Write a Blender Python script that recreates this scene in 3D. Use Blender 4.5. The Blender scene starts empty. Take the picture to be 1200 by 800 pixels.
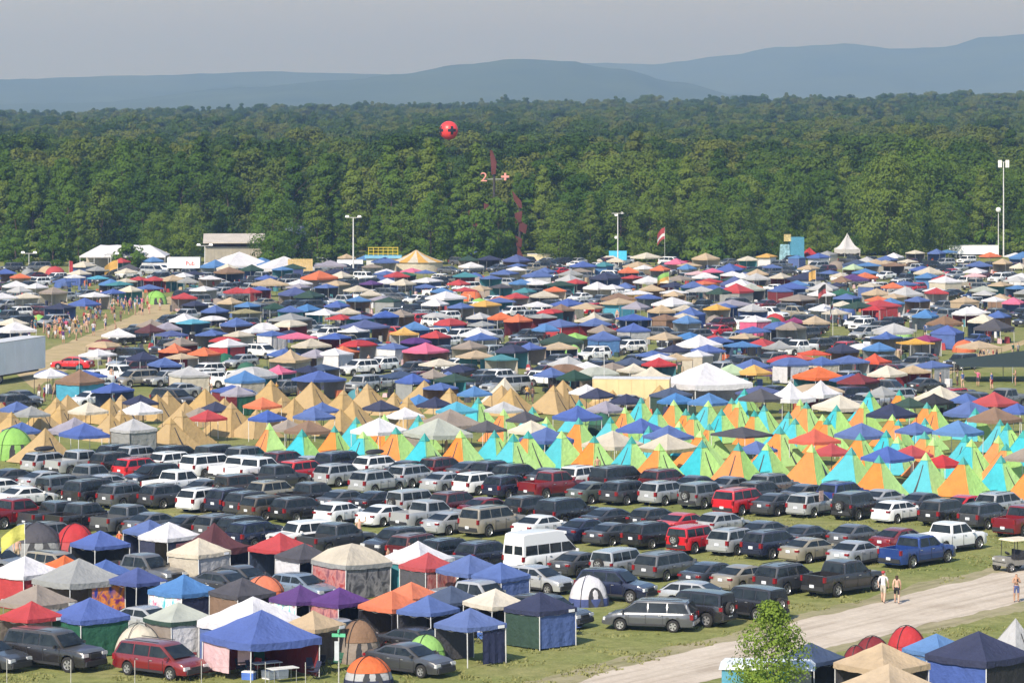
import bpy, bmesh, math, random
from mathutils import Vector, Matrix, noise

random.seed(11)
sc = bpy.context.scene
COL = sc.collection
R = math.radians

# ------------------------------------------------------------------ camera
F, CH, HY = 4000.0, 28.0, 140.0          # focal length in px of a 1200 px wide frame, camera height, horizon row
cam = bpy.data.cameras.new("camera")
cam.sensor_width = 36.0
cam.lens = F / 1200.0 * 36.0
cam.shift_y = -(400.0 - HY) / 1200.0
cam.clip_start = 1.0
cam.clip_end = 90000.0
camo = bpy.data.objects.new("camera", cam)
COL.objects.link(camo)
camo.location = (0, 0, CH)
camo.rotation_euler = (R(90), 0, 0)
sc.camera = camo

# ------------------------------------------------------------------ world, sun, exposure
SUN_EL, SUN_AZ = 40.0, math.atan2(-0.45, -0.893)     # azimuth clockwise from +Y
tosun = Vector((math.sin(SUN_AZ) * math.cos(R(SUN_EL)), math.cos(SUN_AZ) * math.cos(R(SUN_EL)), math.sin(R(SUN_EL))))
world = bpy.data.worlds.new("World")
sc.world = world
world.use_nodes = True
wn = world.node_tree
bg = wn.nodes["Background"]
sky = wn.nodes.new("ShaderNodeTexSky")
sky.sky_type = 'NISHITA'
sky.sun_disc = False
sky.sun_elevation = R(SUN_EL)
sky.sun_rotation = SUN_AZ
sky.air_density = 1.0
sky.dust_density = 0.8
sky.ozone_density = 3.5
wn.links.new(sky.outputs[0], bg.inputs[0])
bg.inputs[1].default_value = 0.12
sun = bpy.data.lights.new("sun", 'SUN')
sun.energy = 4.4
sun.angle = R(0.6)
sun.color = (1.0, 0.91, 0.78)
suno = bpy.data.objects.new("sun", sun)
COL.objects.link(suno)
suno.rotation_euler = tosun.to_track_quat('Z', 'Y').to_euler()
suno.location = (-60, -20, 120)
sc.view_settings.view_transform = 'Standard'
sc.view_settings.look = 'None'
sc.view_settings.exposure = 0.63
sc.view_settings.gamma = 1.0
sc.view_settings.use_curve_mapping = False
sc.render.engine = 'CYCLES'
sc.cycles.max_bounces = 5
sc.cycles.diffuse_bounces = 3
sc.cycles.glossy_bounces = 2
sc.cycles.transmission_bounces = 3
sc.cycles.transparent_max_bounces = 6
sc.cycles.volume_bounces = 1
sc.cycles.use_denoising = True


def at(px, py, z=0.0):
    """pixel of the 1200x800 photograph -> the point at height z seen there"""
    d = F * (CH - z) / (py - HY)
    return Vector(((px - 600.0) / F * d, d, z))


def at_d(px, py, d):
    return Vector(((px - 600.0) / F * d, d, CH - (py - HY) / F * d))


# ------------------------------------------------------------------ materials
def lin(c):
    return tuple((x / 255.0 / 12.92) if x <= 10 else ((x / 255.0 + 0.055) / 1.055) ** 2.4 for x in c)


MATS = {}


def new_mat(name):
    m = bpy.data.materials.new(name)
    m.use_nodes = True
    nt = m.node_tree
    return m, nt, nt.nodes["Principled BSDF"], nt.nodes["Material Output"]


def noise_node(nt, scale, detail=3.0, rough=0.55, coord='Object'):
    tc = nt.nodes.new("ShaderNodeTexCoord")
    n = nt.nodes.new("ShaderNodeTexNoise")
    n.inputs["Scale"].default_value = scale
    n.inputs["Detail"].default_value = detail
    n.inputs["Roughness"].default_value = rough
    nt.links.new(tc.outputs[coord], n.inputs["Vector"])
    return n


def world_noise(nt, scale, detail=3.0, rough=0.55):
    g = nt.nodes.new("ShaderNodeNewGeometry")
    n = nt.nodes.new("ShaderNodeTexNoise")
    n.inputs["Scale"].default_value = scale
    n.inputs["Detail"].default_value = detail
    n.inputs["Roughness"].default_value = rough
    nt.links.new(g.outputs["Position"], n.inputs["Vector"])
    return n


def ramp(nt, fac, stops):
    r = nt.nodes.new("ShaderNodeValToRGB")
    while len(r.color_ramp.elements) < len(stops):
        r.color_ramp.elements.new(0.5)
    for e, (p, c) in zip(r.color_ramp.elements, stops):
        e.position = p
        e.color = tuple(c) + (1.0,) if len(c) == 3 else c
    nt.links.new(fac, r.inputs[0])
    return r


def mixc(nt, fac, a, b, typ='MIX'):
    m = nt.nodes.new("ShaderNodeMix")
    m.data_type = 'RGBA'
    m.blend_type = typ
    for sock, val in ((m.inputs[0], fac), (m.inputs[6], a), (m.inputs[7], b)):
        if hasattr(val, "is_output"):
            nt.links.new(val, sock)
        elif isinstance(val, (int, float)):
            sock.default_value = val
        else:
            sock.default_value = tuple(val) + (1.0,)
    return m.outputs[2]


def math_node(nt, op, a, b=None):
    m = nt.nodes.new("ShaderNodeMath")
    m.operation = op
    for sock, val in zip(m.inputs, (a, b)):
        if val is None:
            continue
        if hasattr(val, "is_output"):
            nt.links.new(val, sock)
        else:
            sock.default_value = val
    return m.outputs[0]


def simple(name, rgb, rough=0.6, metal=0.0, var=0.12, scale=3.0, spec=0.4):
    """plain surface with a little procedural unevenness"""
    if name in MATS:
        return MATS[name]
    m, nt, b, out = new_mat(name)
    n = world_noise(nt, scale)
    c0 = tuple(x * (1 - var) for x in rgb)
    c1 = tuple(min(1, x * (1 + var)) for x in rgb)
    r = ramp(nt, n.outputs["Fac"], [(0.3, c0), (0.7, c1)])
    nt.links.new(r.outputs[0], b.inputs["Base Color"])
    b.inputs["Roughness"].default_value = rough
    b.inputs["Metallic"].default_value = metal
    b.inputs["Specular IOR Level"].default_value = spec
    MATS[name] = m
    return m


# colour words -> picture sRGB of the lit thing
FAB = {
    'blue': (74, 108, 182), 'royal blue': (60, 98, 188), 'bright blue': (62, 132, 202), 'navy': (46, 54, 92),
    'slate blue': (62, 84, 122), 'periwinkle blue': (74, 92, 158), 'white': (232, 230, 236), 'cream': (226, 214, 190),
    'tan': (206, 178, 138), 'beige': (212, 200, 178), 'taupe': (162, 146, 132), 'brown': (150, 114, 84),
    'grey': (164, 166, 166), 'dark grey': (86, 84, 92), 'lavender grey': (164, 158, 176), 'sage': (186, 192, 178),
    'red': (206, 34, 42), 'dark red': (142, 26, 36), 'maroon': (98, 40, 50), 'orange': (240, 110, 28),
    'orange red': (232, 82, 34), 'yellow': (238, 178, 36), 'green': (28, 112, 82), 'dark green': (40, 78, 62),
    'lime': (150, 214, 86), 'cyan': (48, 178, 214), 'teal': (44, 146, 160), 'purple': (96, 50, 132),
    'pink': (238, 92, 142), 'pale pink': (238, 190, 196), 'magenta': (156, 42, 112), 'black': (38, 38, 42),
    'pale green': (186, 214, 168), 'canvas': (202, 166, 98), 'pyramid orange': (246, 142, 34),
    'pyramid lime': (192, 244, 134), 'pyramid cyan': (48, 196, 212), 'cap teal': (40, 178, 170),
    'light grey': (196, 196, 198), 'khaki': (170, 160, 112), 'flag red': (190, 40, 46), 'mesh grey': (70, 70, 74),
    'rust red': (150, 60, 52), 'lemon yellow': (232, 226, 60),
}


def fabric(col):
    key = 'fabric_' + col
    if key in MATS:
        return MATS[key]
    rgb = tuple(x * 0.80 for x in lin(FAB[col]))
    lm = sum(rgb) / 3
    fd = 0.05 if 'pyramid' in col else 0.13
    rgb = tuple(x * (1 - fd) + fd * (lm * .9 + .05) for x in rgb)        # muted toward a pale grey
    m, nt, b, out = new_mat(key)
    n = world_noise(nt, 1.3, 4.0, 0.6)
    grime = ramp(nt, n.outputs["Fac"], [(0.25, tuple(x * 0.80 for x in rgb)), (0.62, rgb)])
    oi = nt.nodes.new("ShaderNodeObjectInfo")
    fade = math_node(nt, 'MULTIPLY', oi.outputs["Random"], 0.34)
    lum = sum(rgb) / 3
    colr = mixc(nt, fade, grime.outputs[0], tuple(0.55 * x + 0.45 * (lum + 0.10) for x in rgb))
    nt.links.new(colr, b.inputs["Base Color"])
    b.inputs["Roughness"].default_value = 0.72
    b.inputs["Specular IOR Level"].default_value = 0.25
    w = world_noise(nt, 3.4, 3.0)
    bp = nt.nodes.new("ShaderNodeBump")
    bp.inputs["Strength"].default_value = 0.65
    bp.inputs["Distance"].default_value = 0.12
    nt.links.new(w.outputs["Fac"], bp.inputs["Height"])
    nt.links.new(bp.outputs[0], b.inputs["Normal"])
    tr = nt.nodes.new("ShaderNodeBsdfTranslucent")
    nt.links.new(colr, tr.inputs["Color"])
    mx = nt.nodes.new("ShaderNodeMixShader")
    mx.inputs[0].default_value = 0.16
    nt.links.new(b.outputs[0], mx.inputs[1])
    nt.links.new(tr.outputs[0], mx.inputs[2])
    nt.links.new(mx.outputs[0], out.inputs["Surface"])
    MATS[key] = m
    return m


def tiedye(name, c1, c2, c3):
    if name in MATS:
        return MATS[name]
    m, nt, b, out = new_mat(name)
    tc = nt.nodes.new("ShaderNodeTexCoord")
    w = nt.nodes.new("ShaderNodeTexNoise")
    w.inputs["Scale"].default_value = 2.6
    w.inputs["Detail"].default_value = 2.5
    w.inputs["Distortion"].default_value = 1.2
    nt.links.new(tc.outputs["Object"], w.inputs["Vector"])
    r = ramp(nt, w.outputs["Fac"], [(0.34, lin(c1)), (0.50, lin(c2)), (0.66, lin(c3))])
    nt.links.new(r.outputs[0], b.inputs["Base Color"])
    b.inputs["Roughness"].default_value = 0.8
    MATS[name] = m
    return m


TAP = {
    'tie-dyed': tiedye('tapestry_tiedye', (210, 90, 130), (226, 224, 220), (70, 170, 180)),
    'red patterned': tiedye('tapestry_red', (150, 60, 60), (176, 120, 116), (118, 70, 84)),
    'rainbow': tiedye('tapestry_rainbow', (120, 40, 120), (230, 140, 40), (50, 60, 150)),
    'spotted grey': tiedye('tapestry_grey', (66, 66, 72), (128, 126, 130), (52, 52, 58)),
}


def cloth(col):
    return TAP[col] if col in TAP else fabric(col)


PAINT = {
    'black': (30, 30, 34), 'charcoal': (62, 64, 69), 'dark grey': (88, 90, 94), 'grey': (112, 114, 116), 'silver': (168, 170, 172),
    'white': (226, 226, 226), 'red': (186, 22, 34), 'maroon': (92, 26, 32), 'dark red': (122, 28, 36), 'blue': (34, 62, 126),
    'navy': (32, 38, 62), 'gold': (152, 144, 126), 'tan': (150, 142, 128), 'bronze': (84, 76, 66), 'grey green': (86, 94, 88),
    'brown': (72, 58, 50), 'pale blue': (120, 134, 150),
}


def paint(col):
    key = 'paint_' + col
    if key in MATS:
        return MATS[key]
    rgb = lin(PAINT[col])
    m, nt, b, out = new_mat(key)
    geo = nt.nodes.new("ShaderNodeNewGeometry")
    sep = nt.nodes.new("ShaderNodeSeparateXYZ")
    nt.links.new(geo.outputs["Normal"], sep.inputs[0])
    up = math_node(nt, 'MAXIMUM', sep.outputs[2], 0.12)
    n = world_noise(nt, 1.7, 4.0, 0.6)
    oi = nt.nodes.new("ShaderNodeObjectInfo")
    d = math_node(nt, 'MULTIPLY', math_node(nt, 'MULTIPLY', up, n.outputs["Fac"]),
                  math_node(nt, 'ADD', math_node(nt, 'MULTIPLY', oi.outputs["Random"], 0.40), 0.08))
    colr = mixc(nt, d, rgb, (0.30, 0.26, 0.20))          # settled road dust
    nt.links.new(colr, b.inputs["Base Color"])
    rr = math_node(nt, 'ADD', math_node(nt, 'MULTIPLY', d, 0.5), 0.22)
    nt.links.new(rr, b.inputs["Roughness"])
    b.inputs["Metallic"].default_value = 0.0 if col in ('white', 'black', 'red') else 0.25
    b.inputs["Coat Weight"].default_value = 0.7
    b.inputs["Coat Roughness"].default_value = 0.07
    MATS[key] = m
    return m


def glass_mat():
    m, nt, b, out = new_mat("car_glass")
    n = world_noise(nt, 2.1, 3.0)
    r = ramp(nt, n.outputs["Fac"], [(0.3, (0.006, 0.008, 0.009)), (0.75, (0.026, 0.032, 0.033))])
    nt.links.new(r.outputs[0], b.inputs["Base Color"])
    b.inputs["Roughness"].default_value = 0.10
    b.inputs["Specular IOR Level"].default_value = 0.42
    MATS["glass"] = m
    return m


GLASS = glass_mat()
TYRE = simple('tyre_rubber', (0.022, 0.021, 0.020), 0.9)
TRIM = simple('dark_trim', (0.026, 0.026, 0.028), 0.6)
RIM = simple('wheel_alloy', (0.50, 0.50, 0.51), 0.35, 0.7)
REDL = simple('tail_lens', (0.20, 0.010, 0.012), 0.25, 0.0, 0.1, 20)
CLEARL = simple('head_lens', (0.62, 0.63, 0.64), 0.15, 0.2, 0.1, 20)
PLATE = simple('plate_white', (0.62, 0.64, 0.68), 0.5, 0, 0.2, 20)
STEEL = simple('painted_steel', (0.66, 0.66, 0.66), 0.45, 0.2)
GALV = simple('galvanised_steel', (0.36, 0.36, 0.35), 0.5, 0.5)
DARKSTEEL = simple('dark_steel', (0.04, 0.04, 0.045), 0.5, 0.4)
BARK = simple('bark', (0.075, 0.055, 0.042), 0.95, 0, 0.4, 6)

CARMATS = [None, TRIM, GLASS, TYRE, RIM, REDL, CLEARL, PLATE]      # slot 0 is the paint


def leaf_mat(name, c0, c1, c2):
    m, nt, b, out = new_mat(name)
    oi = nt.nodes.new("ShaderNodeObjectInfo")
    n = noise_node(nt, 0.45, 3.0)
    f = math_node(nt, 'ADD', math_node(nt, 'MULTIPLY', n.outputs["Fac"], 0.40),
                  math_node(nt, 'MULTIPLY', oi.outputs["Random"], 0.75))
    r = ramp(nt, f, [(0.22, c0), (0.55, c1), (0.86, c2)])
    nt.links.new(r.outputs[0], b.inputs["Base Color"])
    b.inputs["Roughness"].default_value = 0.7
    b.inputs["Specular IOR Level"].default_value = 0.08
    tr = nt.nodes.new("ShaderNodeBsdfTranslucent")
    nt.links.new(mixc(nt, 1.0, r.outputs[0], (1.0, 1.15, 0.55), 'MULTIPLY'), tr.inputs["Color"])
    mx = nt.nodes.new("ShaderNodeMixShader")
    mx.inputs[0].default_value = 0.22
    nt.links.new(b.outputs[0], mx.inputs[1])
    nt.links.new(tr.outputs[0], mx.inputs[2])
    nt.links.new(mx.outputs[0], out.inputs["Surface"])
    MATS[name] = m
    return m


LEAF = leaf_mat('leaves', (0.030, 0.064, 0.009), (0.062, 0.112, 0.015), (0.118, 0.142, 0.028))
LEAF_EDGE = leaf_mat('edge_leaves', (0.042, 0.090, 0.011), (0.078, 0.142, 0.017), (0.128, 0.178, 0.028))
LEAF_YOUNG = leaf_mat('young_leaves', (0.16, 0.23, 0.035), (0.24, 0.32, 0.05), (0.33, 0.40, 0.08))


# ------------------------------------------------------------------ mesh builder
class MB:
    def __init__(s):
        s.v, s.f, s.m = [], [], []

    def add(s, verts, faces, mi=0):
        o = len(s.v)
        s.v += [tuple(p) for p in verts]
        s.f += [tuple(i + o for i in f) for f in faces]
        s.m += [mi] * len(faces)
        return s

    def merge(s, other, off=(0, 0, 0), mi=None, rot=0.0, scl=(1, 1, 1)):
        o = len(s.v)
        c, si = math.cos(rot), math.sin(rot)
        for p in other.v:
            x, y, z = p[0] * scl[0], p[1] * scl[1], p[2] * scl[2]
            s.v.append((x * c - y * si + off[0], x * si + y * c + off[1], z + off[2]))
        s.f += [tuple(i + o for i in f) for f in other.f]
        s.m += list(other.m) if mi is None else [mi] * len(other.f)
        return s

    def box(s, c, d, mi=0, taper=1.0):
        x, y, z = c
        a, b, h = d[0] / 2, d[1] / 2, d[2] / 2
        t = taper
        vs = [(x - a, y - b, z - h), (x + a, y - b, z - h), (x + a, y + b, z - h), (x - a, y + b, z - h),
              (x - a * t, y - b * t, z + h), (x + a * t, y - b * t, z + h), (x + a * t, y + b * t, z + h), (x - a * t, y + b * t, z + h)]
        return s.add(vs, [(3, 2, 1, 0), (4, 5, 6, 7), (0, 1, 5, 4), (1, 2, 6, 5), (2, 3, 7, 6), (3, 0, 4, 7)], mi)

    def tube(s, p, q, r0, r1=None, n=6, mi=0, caps=True):
        p, q = Vector(p), Vector(q)
        r1 = r0 if r1 is None else r1
        ax = (q - p).normalized()
        u = ax.orthogonal().normalized()
        w = ax.cross(u)
        vs = []
        for c, r in ((p, r0), (q, r1)):
            for k in range(n):
                a = 2 * math.pi * k / n
                vs.append(c + (u * math.cos(a) + w * math.sin(a)) * r)
        fs = [(k, (k + 1) % n, n + (k + 1) % n, n + k) for k in range(n)]
        if caps:
            fs += [tuple(range(n - 1, -1, -1)), tuple(range(n, 2 * n))]
        return s.add(vs, fs, mi)

    def lathe(s, prof, n=16, mi=0, axis='z', c=(0, 0, 0)):
        vs = []
        for r, h in prof:
            for k in range(n):
                a = 2 * math.pi * k / n
                if axis == 'z':
                    vs.append((c[0] + r * math.cos(a), c[1] + r * math.sin(a), c[2] + h))
                else:
                    vs.append((c[0] + r * math.cos(a), c[1] + h, c[2] + r * math.sin(a)))
        fs = []
        for i in range(len(prof) - 1):
            for k in range(n):
                a, b = i * n + k, i * n + (k + 1) % n
                fs.append((a, b, b + n, a + n))
        return s.add(vs, fs, mi)

    def mesh(s, name, mats, smooth=None):
        me = bpy.data.meshes.new(name)
        me.from_pydata(s.v, [], s.f)
        for m in mats:
            me.materials.append(m)
        if len(mats) > 1:
            me.polygons.foreach_set("material_index", s.m)
        if smooth is not None:
            me.shade_smooth()
            me.set_sharp_from_angle(angle=R(smooth))
        me.update()
        return me


def obj(name, me, parent=None, loc=(0, 0, 0), rz=0.0, scl=None, mat0=None):
    o = bpy.data.objects.new(name, me)
    COL.objects.link(o)
    o.location = loc
    if rz:
        o.rotation_euler = (0, 0, rz)
    if scl is not None:
        o.scale = scl
    if parent is not None:
        o.parent = parent
    if mat0 is not None:
        o.material_slots[0].link = 'OBJECT'
        o.material_slots[0].material = mat0
    return o


def tag(o, label=None, cat=None, group=None, kind=None):
    for k, v in (('label', label), ('category', cat), ('group', group), ('kind', kind)):
        if v:
            o[k] = v
    return o


def thing(name, loc, rz=0.0, label=None, cat=None, group=None):
    o = obj(name, None, None, loc, rz)
    o.empty_display_size = 0.3
    return tag(o, label, cat, group)


ITEMS = []          # things whose labels are written at the end, once their neighbours are known


def item(root, desc, cat, zone):
    ITEMS.append((root, desc, cat, zone))


def an(s):
    return ('an ' if s[0] in 'aeio' else 'a ') + s
# ================================================================== SETTING
def hill_z(x, d):
    """ground height: flat field, then a wooded rise behind the trees"""
    t = max(0.0, d - 730.0)
    rise = (t / 1770.0) ** 1.7
    side = 0.93 + 0.33 * (x / (0.15 * d))
    side = max(0.55, min(1.3, side))
    bump = noise.noise(Vector((x * 0.006, d * 0.004, 0.3))) * 3.2 * min(1, t / 300.0)
    z = 20.5 * min(rise, 1.08) * side + bump
    if d > 2620:
        z -= (d - 2620) * 0.05
        z = max(z, -2.0)
    return z


def ground_mesh():
    m = MB()
    ds = [60, 120, 160, 200, 240, 300, 380, 480, 600, 700, 740] + list(range(780, 2700, 60)) + [2760, 2900, 3200, 4000, 5000, 9000, 20000, 40000]
    nx = 40
    for d in ds:
        half = max(160.0, d * 0.35) if d < 3000 else d * 0.9
        for i in range(nx + 1):
            x = (i / nx * 2 - 1) * half
            m.v.append((x, d, hill_z(x, d) if d > 740 else 0.0))
    for j in range(len(ds) - 1):
        for i in range(nx):
            a = j * (nx + 1) + i
            m.f.append((a, a + 1, a + nx + 2, a + nx + 1))
            m.m.append(0)
    return m


def grass_mat():
    m, nt, b, out = new_mat("field_grass")
    n1 = world_noise(nt, 0.10, 5.0, 0.6)
    n2 = world_noise(nt, 1.1, 5.0, 0.65)
    n3 = world_noise(nt, 7.0, 3.0, 0.6)
    c1 = ramp(nt, n1.outputs["Fac"], [(0.32, (0.185, 0.212, 0.068)), (0.52, (0.240, 0.248, 0.096)), (0.72, (0.300, 0.272, 0.136))])
    c2 = ramp(nt, n2.outputs["Fac"], [(0.30, (0.62, 0.66, 0.55)), (0.60, (1.0, 1.0, 1.0)), (0.80, (1.20, 1.10, 0.98))])
    c3 = ramp(nt, n3.outputs["Fac"], [(0.30, (0.68, 0.72, 0.62)), (0.70, (1.15, 1.12, 1.05))])
    c = mixc(nt, 1.0, mixc(nt, 1.0, c1.outputs[0], c2.outputs[0], 'MULTIPLY'), c3.outputs[0], 'MULTIPLY')
    nt.links.new(c, b.inputs["Base Color"])
    b.inputs["Roughness"].default_value = 0.95
    b.inputs["Specular IOR Level"].default_value = 0.1
    bp = nt.nodes.new("ShaderNodeBump")
    bp.inputs["Strength"].default_value = 0.45
    bp.inputs["Distance"].default_value = 0.12
    nt.links.new(n3.outputs["Fac"], bp.inputs["Height"])
    nt.links.new(bp.outputs[0], b.inputs["Normal"])
    return m


def dirt_mat(name, base, edge):
    m, nt, b, out = new_mat(name)
    n1 = world_noise(nt, 0.35, 5.0, 0.6)
    n2 = world_noise(nt, 3.5, 5.0, 0.6)
    c1 = ramp(nt, n1.outputs["Fac"], [(0.30, edge), (0.60, base)])
    c2 = ramp(nt, n2.outputs["Fac"], [(0.30, (0.86, 0.85, 0.84)), (0.70, (1.06, 1.05, 1.04))])
    # wheel tracks: noise drawn out along the road
    pa, pb = at(740, 790), at(1200, 684)
    g2 = nt.nodes.new("ShaderNodeNewGeometry")
    mp = nt.nodes.new("ShaderNodeMapping")
    mp.vector_type = 'TEXTURE'
    mp.inputs["Rotation"].default_value = (0, 0, math.atan2(pb.y - pa.y, pb.x - pa.x))
    mp.inputs["Scale"].default_value = (14.0, 0.55, 1.0)
    nt.links.new(g2.outputs["Position"], mp.inputs["Vector"])
    n4 = nt.nodes.new("ShaderNodeTexNoise")
    n4.inputs["Scale"].default_value = 1.0
    n4.inputs["Detail"].default_value = 4.0
    nt.links.new(mp.outputs[0], n4.inputs["Vector"])
    c4 = ramp(nt, n4.outputs["Fac"], [(0.34, (0.80, 0.79, 0.77)), (0.52, (1.0, 1.0, 1.0)), (0.70, (1.08, 1.08, 1.08))])
    cc = mixc(nt, 1.0, c1.outputs[0], c2.outputs[0], 'MULTIPLY')
    nt.links.new(mixc(nt, 1.0, cc, c4.outputs[0], 'MULTIPLY'), b.inputs["Base Color"])
    b.inputs["Roughness"].default_value = 0.95
    b.inputs["Specular IOR Level"].default_value = 0.1
    bp = nt.nodes.new("ShaderNodeBump")
    bp.inputs["Strength"].default_value = 0.5
    bp.inputs["Distance"].default_value = 0.08
    nt.links.new(n2.outputs["Fac"], bp.inputs["Height"])
    nt.links.new(bp.outputs[0], b.inputs["Normal"])
    return m


ground = obj("ground", ground_mesh().mesh("ground", [grass_mat()], 60))
tag(ground, kind='structure')


def strip(name, near_edge, far_edge, z, mat, sub=10, wob=0.5):
    """a sheet between two pixel polylines on the ground; ragged edges"""
    def resample(pl, n):
        pts = [at(*p) for p in pl]
        L = [0]
        for a, b2 in zip(pts, pts[1:]):
            L.append(L[-1] + (b2 - a).length)
        res = []
        for k in range(n + 1):
            t = L[-1] * k / n
            i = max(j for j in range(len(L)) if L[j] <= t + 1e-6)
            i = min(i, len(pts) - 2)
            u = (t - L[i]) / max(1e-6, L[i + 1] - L[i])
            res.append(pts[i].lerp(pts[i + 1], u))
        return res
    n = sub * 6
    A, B = resample(near_edge, n), resample(far_edge, n)
    m = MB()
    for k in range(n + 1):
        a, b2 = A[k], B[k]
        dirv = (b2 - a).normalized()
        wa = noise.noise(a * 0.45) * wob + noise.noise(a * 1.7) * wob * 0.5
        wb = noise.noise(b2 * 0.45) * wob + noise.noise(b2 * 1.7) * wob * 0.5
        for p in (a + dirv * wa, a.lerp(b2, 0.5), b2 + dirv * wb):
            m.v.append((p.x, p.y, z))
    for k in range(n):
        o = 3 * k
        m.add([], [])
        m.f += [(o, o + 3, o + 4, o + 1), (o + 1, o + 4, o + 5, o + 2)]
        m.m += [0, 0]
    o = obj(name, m.mesh(name, [mat]))
    return tag(o, kind='structure')


ROADM = dirt_mat("pale_gravel", (0.52, 0.455, 0.375), (0.44, 0.375, 0.30))
VERGE = dirt_mat("dusty_verge", (0.33, 0.29, 0.185), (0.225, 0.22, 0.105))
TRACKM = dirt_mat("brown_dirt", (0.46, 0.355, 0.21), (0.34, 0.285, 0.14))
strip("verge", [(560, 860), (760, 800), (900, 780), (1000, 760), (1080, 742), (1200, 714), (1330, 684)],
      [(610, 800), (720, 772), (850, 744), (939, 720), (1026, 698), (1089, 680), (1150, 668), (1200, 652), (1330, 624)], 0.004, VERGE, 16, 1.6)
strip("dirt_road", [(640, 860), (800, 806), (900, 776), (1000, 752), (1080, 733), (1200, 705), (1330, 676)],
      [(640, 811), (740, 779), (860, 749), (939, 727), (1026, 707), (1089, 690), (1140, 679), (1200, 662), (1330, 634)], 0.008, ROADM, 16, 1.0)
strip("dirt_track", [(40, 456), (88, 428), (130, 408), (178, 381), (204, 365), (214, 353)],
      [(10, 430), (52, 411), (98, 394), (150, 372), (180, 356), (198, 347)], 0.006, TRACKM, 10, 1.5)
strip("trodden_path", [(1090, 452), (1140, 424), (1200, 404), (1260, 392)], [(1080, 446), (1130, 418), (1200, 398), (1260, 386)], 0.005, TRACKM, 8, 1.2)


# grass tufts on the open strips near the road and along the bottom edge
def grass_tufts():
    m = MB()
    rnd = random.Random(5)
    zones = [((520, 735), (1200, 815), 5200, 0.13), ((-20, 775), (560, 815), 2600, 0.16), ((840, 600), (1230, 715), 4200, 0.12),
             ((300, 540), (1200, 660), 3800, 0.12), ((0, 540), (340, 640), 900, 0.12)]
    for (x0, y0), (x1, y1), n, hgt in zones:
        for _ in range(n):
            p = at(rnd.uniform(x0, x1), rnd.uniform(y0, y1))
            if noise.noise(p * 0.35) < 0.05:
                continue
            # keep off the road
            pxx = 600 + p.x / p.y * F
            pyy = HY + CH / p.y * F
            top = 811 - (pxx - 640) * (811 - 662) / 560.0
            if pxx > 640 and pyy > top - 3 and pyy < top + 48:
                continue
            h = hgt * rnd.uniform(0.4, 1.2)
            for b in range(3):
                a = rnd.uniform(0, math.pi)
                w = rnd.uniform(0.03, 0.09)
                lx, ly = rnd.uniform(-.12, .12), rnd.uniform(-.12, .12)
                c, s = math.cos(a) * w, math.sin(a) * w
                ox, oy = p.x + rnd.uniform(-.12, .12), p.y + rnd.uniform(-.12, .12)
                m.add([(ox - c, oy - s, 0), (ox + c, oy + s, 0), (ox + lx, oy + ly, h)], [(0, 1, 2)])
    g = leaf_mat('grass_blades', (0.195, 0.205, 0.072), (0.235, 0.235, 0.088), (0.265, 0.255, 0.105))
    o = obj("grass", m.mesh("grass", [g]))
    tag(o, 'short trampled field grass in tufts between the road and parked cars', 'grass', kind='stuff')


grass_tufts()


# ------------------------------------------------------------------ trees
def leaf_crown(seed, rx, h, n_clump, per, leaf, shape='oval', zbase=0.0):
    rnd = random.Random(seed)
    m = MB()
    cl = []
    for i in range(n_clump):
        t = rnd.random()
        if shape == 'cone':
            prof = max(0.10, (1 - t) ** 0.75) * (0.45 + 0.55 * min(1, t / 0.16))
        elif shape == 'dome':
            prof = math.sqrt(max(0.03, 1 - (max(0, t - 0.30) / 0.72) ** 2)) * (0.55 + 0.45 * min(1, t / 0.25))
        elif shape == 'young':
            prof = (0.15 + 0.85 * min(1, (1 - t) / 0.5)) * (0.70 + 0.30 * min(1, t / 0.3))
        else:
            prof = math.sin(math.pi * min(0.96, max(0.05, t * 0.86 + 0.12))) ** 0.75
        a = rnd.uniform(0, 2 * math.pi)
        lob = 1.0 + 0.22 * math.sin(3 * a + seed) * (0.4 + 0.6 * t) + rnd.uniform(-0.12, 0.14)
        rr = rx * prof * lob * math.sqrt(rnd.uniform(0.30, 1.0))
        cr = rx * rnd.uniform(0.24, 0.42) * (0.60 + 0.5 * prof)
        cl.append((Vector((rr * math.cos(a), rr * math.sin(a), zbase + t * (h - zbase) - cr * 0.3 * t)), cr))
    for c, cr in cl:
        for k in range(per):
            d = Vector((rnd.gauss(0, 1), rnd.gauss(0, 1), rnd.gauss(0, 1) + 0.35)).normalized()
            p = c + Vector((d.x, d.y, d.z * 0.75)) * cr * rnd.uniform(0.72, 1.08)
            nrm = (d * 0.8 + Vector((p.x / rx, p.y / rx, (p.z / h - .35) * 1.3)) * 0.55 + Vector((rnd.gauss(0, .33), rnd.gauss(0, .33), rnd.gauss(0, .33)))).normalized()
            u = nrm.orthogonal().normalized()
            u.rotate(Matrix.Rotation(rnd.uniform(0, 6.28), 3, nrm))
            w = nrm.cross(u)
            s1, s2 = leaf * rnd.uniform(0.6, 1.3), leaf * rnd.uniform(0.4, 0.8)
            m.add([p - u * s1, p - w * s2 + nrm * s2 * 0.15, p + u * s1, p + w * s2 - nrm * s2 * 0.1], [(0, 1, 2, 3)])
    return m


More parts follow.
